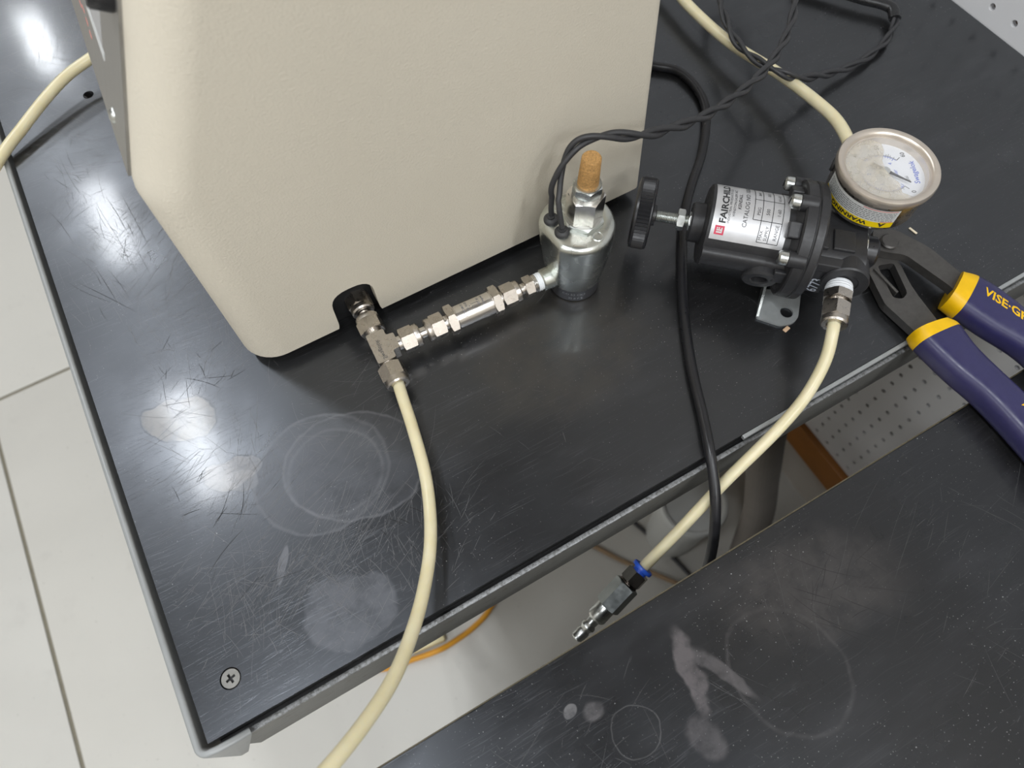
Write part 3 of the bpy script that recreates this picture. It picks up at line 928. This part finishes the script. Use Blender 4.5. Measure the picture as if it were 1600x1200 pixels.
for q in range(6):
    ph = R(-30 + 60 * q)
    MB().box(-3.2, 3.2, -5.5, 5.5, 97.5, 106, frame(rp(0, ph, 31.5), e1, up * math.cos(ph) - bk * math.sin(ph)), b=1).build('web', 'black_cast', fl1, smooth=0)
# lower body: blocky casting with ports, ribs and an end plug
lb = MB()
lb.prism(rounded([(14, -18), (14, 18), (9, 25), (-18, 26), (-24, 18), (-24, -18), (-18, -26), (9, -25)], 5, 4), 120, 153, frame(AX0, e1, up))
lower = lb.build('lower_body', 'black_cast', reg, smooth=30)
for (sa, sb, x0, x1, y0, y1) in ((120, 128, 13, 16.5, -9, 16), (131, 145, 13, 16.0, -2, 15), (120, 152, 5.5, 13, 20, 27.5)):
    MB().box(x0, x1, y0, y1, sa, sb, frame(AX0, e1, up), b=.8).build('rib', 'black_cast', lower, smooth=0)
pd = (-bk * math.cos(R(6)) + up * math.sin(R(6))).normalized()          # outlet port direction, towards the viewer
PP = AX0 + e1 * 144.5 + up * (-3.0)
MB().lathe([(0, 14), (15, 14), (15, 29.0), (14.2, 30), (8.5, 30), (8, 29), (0, 29)], frame(PP, pd, e1), 48).build('outlet_boss', 'black_cast', lower)
MB().lathe([(0, 14), (15, 14), (15, 29.0), (14.2, 30), (8.5, 30), (8, 29), (0, 29)], frame(PP, -pd, e1), 48).build('inlet_boss', 'black_cast', lower)
MB().cyl(11, 153, 163.5, rm, 32, 2).build('end_plug', 'black_plastic', reg)
MB().cyl(13.0, 152.8, 154.4, rm, 32, .2).build('plug_washer', 'zinc', reg)
MB().cyl(3.2, 152, 157.5, frame(rp(0, R(118), 19), e1, up), 20, .6).build('end_screw', 'zinc', reg)
MB().cyl(11, 30, 46.5, frame((522.1, 84.8, 0), (0, 0, 1)), 32, 1).build('gauge_boss', 'black_cast', lower)
MB().cyl(12, 0, 32, frame((522.1, 84.8, 40), (AX0 + e1 * 146 - Vector((522.1, 84.8, 40)))), 32, 1).build('gauge_arm', 'black_cast', lower)
# painted characters on the lower body, beside the outlet
mb = MB()
def mark_map(x, y):
    q = AX0 + e1 * (131.5 - y) - bk * 27.2 + up * (-17.5 + x)
    return tuple(q)
text_on(mb, '6773', 9.6, mark_map, bold=.012, wide=.78)
mb.build('painted_mark', 'paint_mark', lower, smooth=0)
MB().box(-18, 12, -1.2, 1.0, 120.2, 134.0, frame(AX0 - bk * 26.0, e1, up)).build('mark_pad', 'black_cast', lower, smooth=0)
# zinc mounting bracket
br = [(453.8, 84.4), (435.4, 66.8), (446.5, 52.5), (455, 49.8), (461, 51.5), (476.5, 67)]
hb = [(457 + x, 59.4 + y) for x, y in circle(4.6, 24)]
bracket = MB().prism(rounded(br, [1, 2, 3, 4, 5, 1], 4), .2, 2.2, holes=[hb])
bo2 = bracket.build('mounting_bracket', 'zinc_dull', reg, smooth=30)
g = MB().add([(453.8, 84.4, .4), (436.0, 67.4, 2.0), (453.8, 84.4, 13.0), (455.0, 83.2, .4), (437.2, 66.2, 2.0), (455.0, 83.2, 13.0)], [(0, 1, 2), (5, 4, 3), (0, 3, 4, 1), (1, 4, 5, 2), (2, 5, 3, 0)])
g.build('bracket_gusset', 'zinc', bo2, smooth=0)
# label wrapped round the bonnet: u runs over the top, v along the axis
RL = RB + .12
def lab(s0, phi0, rl=RL + .10):
    def f(x, y):
        return tuple(rp(s0 - y, R(phi0) - x / rl, rl))
    return f
label = MB()
NL = 40
lv = []; lf = []
cs = rounded([(53.5, 60), (106, 60), (106, -78), (53.5, -78)], [4, 4, 4, 4], 4)
quad_on(label, R(58), R(-78), 50.6, 98.4, lambda a, s: tuple(rp(s, a, RL)), NL, 1)
lbo = label.build('label', 'label_silver', reg, smooth=60)
L0 = 50.6
ink = MB()
text_on(ink, 'FAIRCHILD', 6.0, lab(L0 + 8.19, 35), bold=.03, wide=1.13)
ink.build('label_name', 'ink', lbo, smooth=0)
ink = MB()
text_on(ink, 'INDUSTRIAL PRODUCTS CO.', 2.1, lab(L0 + 10.49, 34), wide=1.05)
text_on(ink, 'WINSTON-SALEM, NC', 2.2, lab(L0 + 13.25, 24), wide=1.05)
text_on(ink, 'KENDALL', 3.0, lab(L0 + 16.56, 12), bold=.01)
text_on(ink, 'CATALOG NO. 10262', 4.0, lab(L0 + 21.71, 36), wide=.98)
text_on(ink, 'PSIG', 3.0, lab(L0 + 29.26, 16))
text_on(ink, 'BAR', 2.6, lab(L0 + 29.07, -20))
text_on(ink, '500', 3.2, lab(L0 + 35.14, 14))
text_on(ink, '35.0', 2.8, lab(L0 + 35.14, -21))
text_on(ink, 'MAX.', 2.9, lab(L0 + 32.94, 49))
text_on(ink, 'SUPPLY', 2.9, lab(L0 + 36.25, 49), wide=.98)
text_on(ink, 'RANGE', 3.1, lab(L0 + 42.32, 47))
text_on(ink, '1-60', 3.1, lab(L0 + 42.14, 14))
text_on(ink, '0.1-4.0', 2.6, lab(L0 + 41.95, -14))
lw = .22
def seg(s0, s1, p0, p1, rl=RL + .10):
    if abs(p0 - p1) < 1e-6:
        quad_on(ink, s0, s1, R(p0) - lw / rl, R(p0) + lw / rl, lambda a, b: tuple(rp(a, b, rl)), 1, 1)
    else:
        quad_on(ink, s0 - lw, s0 + lw, R(p0), R(p1), lambda a, b: tuple(rp(a, b, rl)), 1, 16)
for ph in (23, -10, -46, -76): seg(L0 + 25.02, L0 + 43.79, ph, ph)
seg(L0 + 30.36, L0 + 43.79, 52, 52)
seg(L0 + 25.02, L0 + 25.02, 23, -76)
for s in (30.4, 37.2, 43.8): seg(L0 + s, L0 + s, 52, -76)
ink.build('label_print', 'ink', lbo, smooth=0)
rd = MB()
quad_on(rd, 0, 6.0, 0, 6.2, lab(L0 + 8.65, 51, RL + .08), 6, 1)
rdo = rd.build('red_emblem', 'ink_red', lbo, smooth=0)
wh = MB()
mk = lab(L0 + 8.65, 51, RL + .16)
for (x0, x1, y0, y1) in ((1.2, 2.2, 1.2, 5.0), (2.2, 4.8, 1.2, 2.0), (2.7, 3.6, 2.0, 5.0), (3.9, 4.8, 2.9, 3.8), (3.9, 4.8, 4.2, 5.0)):
    quad_on(wh, x0, x1, y0, y1, mk)
wh.build('emblem_mark', 'label_white', rdo, smooth=0)

# ---- tube fitting on the regulator outlet
fm = frame(PP, (Vector((446.5, 21.0, 42)) - PP), (0, 0, 1))
fd = (Vector((446.5, 21.0, 42)) - PP).normalized()
fit = thing('tube_fitting', 'stainless tube fitting with white thread tape screwed into the regulator', 'pipe fitting', tuple(PP + fd * 30))
MB().lathe([(0, 29.3), (8.2, 29.3), (8.5, 30.4), (8.2, 31.4), (8.7, 32.4), (8.4, 33.4), (8.9, 34.4), (8.5, 35.6), (8.8, 36.6), (8.2, 37.4), (0, 37.4)], fm, 36).build('taped_thread', 'tape', fit)
MB().hexnut(17.2, 36.8, 43.6, fm, rot=.30).build('body_hex', 'steel', fit, smooth=25)
MB().cyl(6.2, 43, 48, fm, 28).build('neck', 'steel_bright', fit)
add_nut(fit, fm, 46.0, 62.0, 16.4, 1)
FE = PP + fd * 60.0

# ================================================================== pressure gauge
GC = Vector((522.1, 84.8, 92.0))
gauge = thing('pressure_gauge', 'round steel pressure gauge with a yellow warning sticker mounted on the regulator', 'gauge', (GC.x, GC.y, 58))
gm = frame(GC, (0, 0, 1), (-.87, .49, 0))             # local x = top of the dial (image left), local y follows
MB().lathe([(0, -30.5), (24, -30.5), (28.6, -29), (29.6, -27), (29.8, -9), (30.6, -8.4), (30.8, -5), (27.3, -5), (27.3, -9.4), (0, -9.4)], gm, 72).build('case', 'steel', gauge)
bz = MB().lathe([(30.0, -6.5), (31.4, -6), (32.2, -4.6), (32.2, -1.6), (31.6, -.3), (30.4, .2), (28.2, -.2), (27.0, -1.4), (26.6, -3.0), (25.8, -3.2), (25.6, -8.0)], gm, 96)
bz.build('bezel', 'bezel', gauge)
dial = MB().lathe([(0, -8.6), (27, -8.6), (27, -8.0), (0, -8.0)], gm, 72).build('dial', 'dial', gauge)
DZ = -7.9
def dpt(r, ang, z=DZ):                                # ang clockwise from the top of the dial
    # local x = dial top; clockwise seen from above -> local -y
    return tuple(gm @ Vector((r * math.cos(ang), -r * math.sin(ang), z)))
def scale_ang(v): return R(-135 + v * 4.5)
bl, bb = MB(), MB()
def tick(mb, ang, r0, r1, w):
    c = math.cos(ang); s = math.sin(ang)
    def P(r, t): return tuple(gm @ Vector((r * c + t * s, -r * s + t * c, DZ)))
    mb.add([P(r0, -w), P(r1, -w), P(r1, w), P(r0, w)], [(0, 1, 2, 3)])
for v in range(0, 61):
    if v % 10 == 0: tick(bl, scale_ang(v), 15.2, 18.6, .22)
    elif v % 5 == 0: tick(bl, scale_ang(v), 15.2, 17.4, .16)
    elif v % 2 == 0: tick(bl, scale_ang(v), 15.2, 16.8, .12)
for v in range(0, 41):
    tick(bb, R(-135 + v * 270 / 41.4), 12.6 if v % 10 == 0 else 13.4, 14.6, .16)
def arc_band(mb, r0, r1, a0, a1, n=60):
    vs = []; fs = []
    for i in range(n + 1):
        a = a0 + (a1 - a0) * i / n
        vs += [dpt(r0, a), dpt(r1, a)]
    for i in range(n): fs.append((2 * i, 2 * i + 1, 2 * i + 3, 2 * i + 2))
    mb.add(vs, fs)
arc_band(bl, 15.2, 15.5, R(-135), R(135)); arc_band(bb, 14.5, 14.85, R(-135), R(135))
def dial_text(mb, s, size, cx, cy, bold=0.0):        # cx to the dial's right, cy to the dial's top
    text_on(mb, s, size, lambda x, y: tuple(gm @ Vector((cy + y - size * .35, -(cx + x), DZ + .02))), 'CENTER', bold)
for v in range(0, 61, 10):
    a = scale_ang(v)
    dial_text(bl, str(v), 4.2, 21.8 * math.sin(a), 21.8 * math.cos(a), .005)
for v in (1, 2, 3, 4):
    a = R(-135 + v * 270 / 4.14)
    dial_text(bb, str(v), 3.6, 9.8 * math.sin(a), 9.8 * math.cos(a))
dial_text(bl, 'psi', 3.6, -4.5, -13.5); dial_text(bb, 'bar', 3.6, .5, -7.5)
dial_text(bb, 'Swagelok', 5.0, .5, -19.5, .01)
bl.build('psi_scale', 'ink', dial, smooth=0); bb.build('bar_scale', 'ink_blue', dial, smooth=0)
# pointer resting at zero
pa = scale_ang(-2)
nd = MB()
c, s = math.cos(pa), math.sin(pa)
def npt(r, t, z): return (r * c + t * s, -r * s + t * c, z)
for prof in ([(-10, 1.5), (-4, 1.3), (0, 1.5), (5, .8), (17, .25)],):
    vs = [npt(r, w_, -5.6) for r, w_ in prof] + [npt(r, -w_, -5.6) for r, w_ in prof] + [npt(r, w_, -5.0) for r, w_ in prof] + [npt(r, -w_, -5.0) for r, w_ in prof]
    n_ = len(prof); fs = []
    for i in range(n_ - 1):
        fs += [(i, i + 1, n_ + i + 1, n_ + i), (2 * n_ + i, 2 * n_ + i + 1, 3 * n_ + i + 1, 3 * n_ + i), (i, i + 1, 2 * n_ + i + 1, 2 * n_ + i), (n_ + i, n_ + i + 1, 3 * n_ + i + 1, 3 * n_ + i)]
    fs += [(0, n_, 3 * n_, 2 * n_), (n_ - 1, 2 * n_ - 1, 4 * n_ - 1, 3 * n_ - 1)]
    nd.add(vs, fs, gm)
ndo = nd.build('pointer', 'ink', gauge, smooth=0)
MB().cyl(2.9, -7.8, -4.6, gm, 28).build('pointer_hub', 'zinc', ndo)
# aged filling fluid covers the lower part of the dial, an air bubble the rest
fp = [(26.2 * math.cos(R(a)), 26.2 * math.sin(R(a))) for a in range(-8, 199, 9)]
fp += [(-20, 1), (-13, -1.5), (-6, .5), (0, 1.0), (7, -1.0), (14, -6.5), (20, -8)]
fp = [(x, y) for x, y in fp]
fl_m = frame(GC, (0, 0, 1), (-.87, .49, 0)) @ Matrix.Rotation(R(-72), 4, 'Z')
MB().prism(fp, -4.4, -4.0, fl_m).build('filling_fluid', 'fluid', gauge, smooth=0)
MB().lathe([(0, -2.6), (26.6, -2.6), (26.6, -3.2), (0, -3.2)], gm, 72).build('lens', 'glass', gauge)
MB().cyl(7.5, -45, -30, gm, 28).build('stem', 'steel', gauge)
MB().hexnut(14, -42, -33, gm, rot=.2).build('stem_hex', 'steel', gauge, smooth=25)
MB().lathe([(0, 0), (6, 0), (6.5, .8), (6, 2.2), (0, 2.6)], frame(gm @ Vector((29.2 * math.cos(R(-30)), 29.2 * math.sin(R(-30)), -13)), gm.to_3x3() @ Vector((math.cos(R(-30)), math.sin(R(-30)), 0))), 24).build('vent_plug', 'black_rubber', gauge)
# warning sticker round the viewer's side of the case
def stk(z0, a0, rr=30.0):
    def f(x, y):                                       # read upside down from here: x runs to the left, y downwards
        a = a0 + x / rr
        return tuple(gm @ Vector((rr * math.cos(a), rr * math.sin(a), z0 - y)))
    return f
SA, SB = R(-8), R(100)
st = MB()
quad_on(st, SA, SB, -25.5, -9.5, lambda a, z: tuple(gm @ Vector((29.93 * math.cos(a), 29.93 * math.sin(a), z))), 30, 1)
sto = st.build('warning_sticker', 'label_white', gauge, smooth=60)
y_ = MB()
quad_on(y_, SA, SB, -25.5, -20.6, lambda a, z: tuple(gm @ Vector((29.98 * math.cos(a), 29.98 * math.sin(a), z))), 30, 1)
yo = y_.build('yellow_band', 'yellow', sto, smooth=60)
ik = MB()
rk = 30.05
def sticker_map(x, y): # x along the text (to the image left), y upwards in the text (towards the case bottom)
    a = R(68) - x / rk
    return tuple(gm @ Vector((rk * math.cos(a), rk * math.sin(a), -21.5 - y)))
text_on(ik, 'WARNING', 4.2, sticker_map, bold=.035, wide=1.35)
ta = R(86)
ik.add([tuple(gm @ Vector((rk * math.cos(ta + d / rk), rk * math.sin(ta + d / rk), z))) for d, z in ((-2.6, -21.0), (2.6, -21.0), (0, -25.0))], [(0, 1, 2)])
for row in range(6):
    z = -12.2 - row * 1.42
    a = SA + .06 + (row % 2) * .02
    end = SB - .06
    while a < end:
        b = min(end, a + random.uniform(.03, .11))
        quad_on(ik, a, b, z, z + .42, lambda q, w_: tuple(gm @ Vector((rk * math.cos(q), rk * math.sin(q), w_))), 2, 1)
        a = b + .018
ik.build('sticker_print', 'ink', sto, smooth=0)
ik = MB()
for (a, b, z) in ((R(55), SB - .05, -10.7), (R(82), SB - .05, -20.4)):
    quad_on(ik, a, b, z, z + .6, lambda q, w_: tuple(gm @ Vector((rk * math.cos(q), rk * math.sin(q), w_))), 6, 1)
ik.build('sticker_red_print', 'ink_pink', sto, smooth=0)

# ================================================================== pliers
pliers = thing('pliers', 'slip joint pliers with navy and yellow grips bridging the two benches', 'pliers', (545, 20, 0))
ua = rounded([(548, 80), (560.5, 70.5), (570.5, 45.7), (574, 14), (580, 0), (556, -2), (559.5, 12), (551, 50), (542.5, 56.7), (534, 66)], 5, 4)
upa = MB().prism(ua, 10.2, 17.5)
uao = upa.build('upper_arm', 'plier_steel', pliers, smooth=30)
la = rounded([(540, 66), (525.5, 57), (515.7, 27.3), (516.2, 22), (518.5, -4), (537, -8), (540.7, 19.5), (542.9, 30.8), (549, 48), (552, 62)], 4, 4)
sl = rounded([(533.6, 55.0), (545.4, 51.0), (536.0, 26.5), (529.5, 24.3), (524.4, 28.6)], 2.4, 3)
MB().prism(la, 3.0, 10.0, holes=[sl]).build('lower_arm', 'plier_steel', pliers, smooth=30)
MB().box(528.2, 530.4, 30, 54, 4, 11.6, b=.6).build('joint_rail', 'plier_steel', pliers, smooth=0)
MB().cyl(6.5, 9.5, 20, frame((548, 64, 0), (0, 0, 1)), 28, 1).build('pivot_bolt', 'plier_steel', pliers)
jaw = MB().prism(rounded([(548, 80), (534, 66), (528, 74), (524, 90), (531, 96), (542, 92)], 3, 4), 4, 14)
jaw.build('jaw', 'plier_steel', pliers, smooth=30)
def grip(name, left, right, zc, hh, mats):
    """soft grip lofted through edge pairs; returns the surface function"""
    A = spline([(x, y, 0) for x, y in left], 6); B = spline([(x, y, 0) for x, y in right], 6)
    n_ = min(len(A), len(B)); A, B = A[:n_], B[:n_]
    def surf(i, ang, k=1.0):
        i = max(0, min(n_ - 1.001, i)); j = int(i); t = i - j
        a = A[j].lerp(A[j + 1], t); b = B[j].lerp(B[j + 1], t)
        c = (a + b) / 2; w_ = (b - a) / 2
        ca, sa = math.cos(ang), math.sin(ang)
        e = .72
        x = math.copysign(abs(ca) ** e, ca) * k; z = math.copysign(abs(sa) ** e, sa) * k
        return Vector((c.x + w_.x * x, c.y + w_.y * x, zc + hh * z))
    return surf, n_
def loft(surf, i0, i1, steps, name, mat, parent, k=1.0, caps=True):
    na = 36; vs = []; fs = []
    for q in range(steps + 1):
        i = i0 + (i1 - i0) * q / steps
        for a in range(na): vs.append(tuple(surf(i, 2 * math.pi * a / na, k)))
    for q in range(steps):
        for a in range(na):
            b = (a + 1) % na
            fs.append((q * na + a, q * na + b, (q + 1) * na + b, (q + 1) * na + a))
    fs += [tuple(range(na))[::-1], tuple(steps * na + a for a in range(na))]
    return MB().add(vs, fs).build(name, mat, parent, smooth=50)
us, un = grip('u', [(574.2, 18.5), (581.2, 10.4), (586.0, -4), (588.5, -31), (586, -75), (577, -130), (566, -165)],
              [(548.5, 6.0), (550.0, -4.5), (555.2, -24.3), (564.0, -52.7), (563, -85), (555, -132), (552, -160)], 12.6, 12.2, None)
loft(us, 0, 6, 6, 'yellow_collar', 'grip_yellow', pliers, 1.01)
ug = loft(us, 5.9, un - 1, 36, 'upper_grip', 'grip_blue', pliers)
ls, ln_ = grip('l', [(538.5, -5.7), (541.8, -12.9), (538.5, -33.7), (540.3, -75.4), (542, -110), (536, -150), (530, -175)],
               [(511.0, -.5), (508.6, -9.5), (510.0, -36), (513.6, -62), (513.0, -98), (510, -146), (513, -172)], 12.4, 12.0, None)
loft(ls, 0, 6, 6, 'yellow_collar', 'grip_yellow', pliers, 1.01)
lg = loft(ls, 5.9, ln_ - 1, 36, 'lower_grip', 'grip_blue', pliers)
def grip_text(surf, n_, i0, x0, s, size, parent, hh):
    """lettering laid on top of a grip: x along its length, y across towards the first edge"""
    idx = [i0 + q * .1 for q in range(int((n_ - 1.1 - i0) / .1))]
    mid = [(surf(i, 0) + surf(i, math.pi)) / 2 for i in idx]
    cum = [0.0]
    for a, b in zip(mid, mid[1:]): cum.append(cum[-1] + (b - a).length)
    vs, fs = text2d(s, size, 'LEFT', .025)
    out = []
    for x, y in vs:
        j = 0
        x = max(x, 0)
        while j < len(cum) - 2 and cum[j + 1] < x: j += 1
        i = idx[j] + .1 * (x - cum[j]) / max(1e-6, cum[j + 1] - cum[j])
        b_, a_ = surf(i, 0), surf(i, math.pi)
        c = (a_ + b_) / 2; w_ = (b_ - a_) / 2
        q = max(-.97, min(.97, x0 - y / w_.length))
        z = hh * (1 - abs(q) ** 2.78) ** (1 / 2.78)
        out.append((c.x + w_.x * q, c.y + w_.y * q, c.z + z + .12))
    MB().add(out, fs).build('grip_lettering', 'grip_yellow', parent, smooth=0)
grip_text(us, un, 8.6, .02, 'VISE·GRIP', 9.6, ug, 12.2)
grip_text(ls, ln_, 18.9, .05, 'VISE·GRIP', 9.6, lg, 12.0)

# ================================================================== tubes, cable, wires
def tube_thing(name, label, cat, pts, r, mat, per=10, n=18):
    sp = spline(pts, per)
    o = pts[len(pts) // 2]
    ob = MB().sweep(sp, circle(r, n)).build(name, mat, origin=o, smooth=60)
    return tag(ob, label, cat)
TEND = TC + ey * 27.0
tube_thing('air_tube', 'cream nylon air tube curving from the tee fitting over the bench front', 'tube',
           [tuple(TEND), (186.6, 130.0, 19.5), (182.7, 107.1, 16), (176.1, 76.5, 14), (167.7, 52.3, 15), (157.2, 30.2, 19), (143.4, 8.8, 27), (129.8, -8.9, 38), (113.8, -26.7, 55), (96.8, -39.6, 72), (76.8, -50.5, 88), (51.7, -60.0, 100), (10, -75, 110), (-50, -105, 100), (-110, -150, 50), (-160, -200, -110), (-180, -260, -500), (-200, -330, -885), (-190, -480, -895)], 3.95, 'tube')
tube_thing('air_tube', 'cream nylon air tube arching from behind the cream cover over the left bench edge', 'tube',
           [(126.5, 562, 22), (110, 560.5, 21), (92.3, 556.4, 19), (67.9, 548.2, 17), (43.6, 534, 14), (18.1, 515.8, 10), (-3.4, 499.7, 6.6), (-32, 476, -2), (-70, 458, -30), (-130, 450, -60), (-300, 470, -160), (-600, 560, -450), (-900, 760, -770), (-1100, 1000, -894), (-1200, 1300, -894)], 4.5, 'tube')
tube_thing('air_tube', 'cream nylon air tube running from the regulator down to the quick coupling', 'tube',
           [tuple(FE - fd * 2), tuple(FE + fd * 6), (436.8, 10.5, 33.5), (424.2, 2.1, 25), (408.9, -4.8, 17), (384.7, -11.5, 7.5), (346.1, -19.4, -12), (308.9, -28.5, -36), (283, -34.2, -57), (279.2, -35.2, -60.5)], 3.95, 'tube')
tube_thing('air_tube', 'cream nylon air tube curving behind the gauge under the black wires', 'tube',
           [(590, 470, 20), (578.7, 377.3, 16), (576.0, 332.8, 16), (577.2, 286.8, 18), (584.1, 239.2, 22), (582.0, 193.7, 30), (573.0, 157.9, 38), (553, 122, 43), (530, 97, 42), (518, 84.5, 41)], 4.6, 'tube')
tube_thing('power_cable', 'thick black cable running under the knob and over the bench front', 'cable',
           [(470, 352, 4), (501.2, 328.2, 4), (517.2, 312.3, 4), (530.2, 297.2, 4), (531.7, 271.2, 4), (521.9, 245.1, 4), (494.8, 213.1, 4), (465.3, 187.9, 4), (442.1, 164.9, 4), (419.9, 136.3, 4), (394.5, 99.1, 4), (371.9, 58.3, 4), (355.9, 23.1, 4.2), (345.6, 2.0, 4.5), (336.6, -20.3, -6), (327.2, -40.5, -25), (317.0, -56.5, -48), (303, -75, -92), (290, -100, -180)], 3.6, 'black_cable')

# twisted wire pair from the valve grommets to the heat-shrink sleeve
wc = [(323.0, 162.8, 75.0), (323.6, 166.6, 86.0), (327.0, 172.2, 99.0), (335.1, 176.2, 113.0), (345.5, 176.5, 122.0), (362.4, 172.5, 122.0), (383.7, 168.1, 115.0), (412.4, 171.5, 104.0), (445.6, 178.1, 92.0), (488.0, 192.8, 78.0), (531.1, 210.4, 68.0), (569.2, 232.3, 62.0), (596.5, 254.2, 62.0), (622.5, 283.6, 62.0), (655.0, 334.7, 55.0), (655.2, 374.3, 45.0), (625.7, 368.3, 35.0), (591.9, 329.7, 31.0), (581.0, 308.9, 29.0), (570.1, 278.4, 30.0), (567.0, 249.7, 34.0), (571.5, 229.1, 36.0), (590.0, 220.0, 28.0), (633.7, 222.6, 12.0), (670.2, 224.9, 6), (702.7, 232.1, 5.5), (728.4, 245.6, 6.0), (735.1, 254.2, 8.0)]
pair = thing('twisted_wires', 'twisted pair of black wires looping from the valve to a heat-shrink sleeve', 'wire', (590, 220, 4))
cl = spline(wc, 14)
wr_ = 1.85
T = [(cl[min(i + 1, len(cl) - 1)] - cl[max(i - 1, 0)]).normalized() for i in range(len(cl))]
nv = Vector((0, -1, 0)); nv = (nv - T[0] * nv.dot(T[0])).normalized()
strands = ([], [])
dist = 0; tw = 0
for i, (q, t) in enumerate(zip(cl, T)):
    if i: dist += (q - cl[i - 1]).length
    nv = (nv - t * nv.dot(t)).normalized()
    b = t.cross(nv)
    k = min(1, dist / 34.0); k = k * k * (3 - 2 * k)
    rad = 6.2 * (1 - k) + 1.9 * k
    if dist > 18: tw = (dist - 18) / 58.0 * 2 * math.pi
    off = (nv * math.cos(tw) + b * math.sin(tw)) * rad
    strands[0].append(q + off); strands[1].append(q - off)
for sidx, st_ in enumerate(strands):
    MB().sweep([tuple(q) for q in st_], circle(wr_, 12)).build('wire', 'wire', pair, smooth=60)
MB().sweep(spline([(732.0, 250.0, 7.2), (736.6, 257.5, 8), (737.3, 263.4, 8.5), (732.7, 271.5, 9), (723.7, 283.0, 9), (707.8, 307.9, 9), (690, 335, 9)], 8), [(x * 1.25, y) for x, y in circle(4.2, 16)]).build('heat_shrink_sleeve', 'shrink', pair, smooth=60)

# ---- quick coupling at the tube's lower end
CA, CB = Vector((279.2, -35.2, -60.5)), Vector((223.6, -48.9, -84))
cd = (CB - CA).normalized()
cm = frame(CA - cd * 1.0, cd, (0, 0, 1))
coup = thing('quick_coupling', 'steel quick-connect plug with a blue collar hanging between the benches', 'coupling', tuple(CA + cd * 30))
MB().lathe([(3.9, -1.2), (7.4, -1.2), (7.8, -.4), (7.6, 1.4), (5.2, 2.0), (5.0, 4.5), (0, 4.5), (0, 3)], cm, 36).build('release_collar', 'blue_collar', coup)
MB().hexnut(14.5, 3.6, 13.2, cm, rot=.1).build('push_fit_hex', 'steel_bright', coup, smooth=25)
MB().lathe([(0, 12.8), (6.8, 12.8), (7.1, 13.5), (6.6, 14.2), (7.1, 14.9), (6.6, 15.6), (7.0, 16.3), (0, 16.3)], cm, 32).build('thread', 'black_nickel', coup)
MB().hexnut(16.4, 15.6, 37, cm, rot=.35).build('plug_hex', 'coupling_zinc', coup, smooth=25)
MB().lathe([(0, 36.5), (6.6, 36.5), (7.0, 37.5), (7.0, 47.5), (6.2, 49), (4.2, 50.5), (3.9, 54), (5.2, 55.4), (5.4, 57.2), (4.4, 58.6), (3.9, 60), (4.7, 61.2), (4.6, 68), (3.6, 69), (2.2, 69), (2.0, 64), (0, 64)], cm, 36).build('plug_nipple', 'zinc', coup)

# ================================================================== floor clutter seen between the benches
tube_thing('extension_cord', 'orange extension cord lying on the pale floor between the benches', 'cord',
           [(-200, 240, -895), (-77.7, 150.0, -895.0), (-14.6, 112.5, -894.0), (27.3, 103.6, -893.0), (74.0, 93.8, -888.0), (105.0, 92.7, -892.0), (152.8, 97.5, -895.0), (197.2, 112.8, -895.0), (263.9, 160.4, -895.0), (330, 260, -895)], 5.0, 'cord_orange', 6, 12)
cn = thing('cord_connector', 'cream connector block lying beside the orange extension cord', 'connector', (70, 118, FLOOR))
cmx = frame((70, 118, FLOOR), (0, 0, 1), (59, -8, 0))
MB().box(-31, 31, -13, 13, 0, 24, cmx, b=4).build('body', 'cream_block', cn)
MB().box(-46, -30, -8, 8, 3, 20, cmx, b=3).build('plug_end', 'black_rubber', cn)
tube_thing('floor_cable', 'thin black cable on the floor beneath the cream tube', 'cable',
           [(470, 260, -895), (500.8, 165.4, -895), (512.0, 115.3, -895), (530.1, 55.4, -895), (545.9, -15.4, -895), (557.7, -107.5, -895), (570, -300, -895)], 4.0, 'black_cable', 5, 12)
tube_thing('floor_cable', 'tan cord on the floor passing behind the blue coupling collar', 'cord',
           [(330, 230, -895), (389.0, 150.0, -895), (418.3, 116.5, -895), (450.4, 66.3, -895), (485.3, 21.9, -895), (513.8, -19.8, -886), (557.8, -68.7, -895), (600, -200, -895)], 4.6, 'cord_tan', 5, 12)
# corrugated hose
hp = spline([(635, 210, -330), (629, 120, -380), (626.7, 80.5, -420.0), (624.7, 55.8, -480.0), (623.3, 25.6, -560.0), (622.5, -5.0, -640.0), (610, -36, -740.0), (585, -70, -820.0), (530, -130, -868), (440, -260, -871)], 16)
hs = [1.0 if i % 2 else .82 for i in range(len(hp))]
tag(MB().sweep([tuple(q) for q in hp], circle(24, 24), scale=hs).build('vacuum_hose', 'hose', origin=(623, 25, -560), smooth=0), 'grey corrugated vacuum hose hanging below the bench edge', 'hose')
bk_o = (560, 62, FLOOR)
bucket = thing('bucket', 'white round plastic bucket with a lid under the bench', 'bucket', bk_o)
bmx = frame(bk_o, (0, 0, 1))
MB().lathe([(0, 0), (44, 0), (46, 4), (52, 210), (0, 210)], bmx, 56).build('body', 'bucket', bucket)
MB().lathe([(0, 214), (46, 214), (50, 218), (54, 218), (56, 214), (56, 202), (52, 202), (52, 210), (0, 210)], bmx, 56).build('lid', 'bucket', bucket)
# two crumbs on the bench top
tag(MB().box(-2.6, 2.6, -1.5, 1.5, 0, 1.2, frame((448.8, 48.8, .1), (0, 0, 1), (1, .2, 0)), b=.5).build('wood_chip', 'chip', origin=(448.8, 48.8, .1)), 'tan wood chip beside the zinc mounting bracket', 'chip')
tag(MB().box(-3.6, 3.6, -.9, .9, 0, .9, frame((587.1, 68.7, .1), (0, 0, 1), (.15, -1, 0)), b=.4).build('wood_sliver', 'chip_pale', origin=(587.1, 68.7, .1)), 'pale sliver lying right of the gauge', 'chip')

for o in bpy.data.objects:
    if '_o' in o: del o['_o']
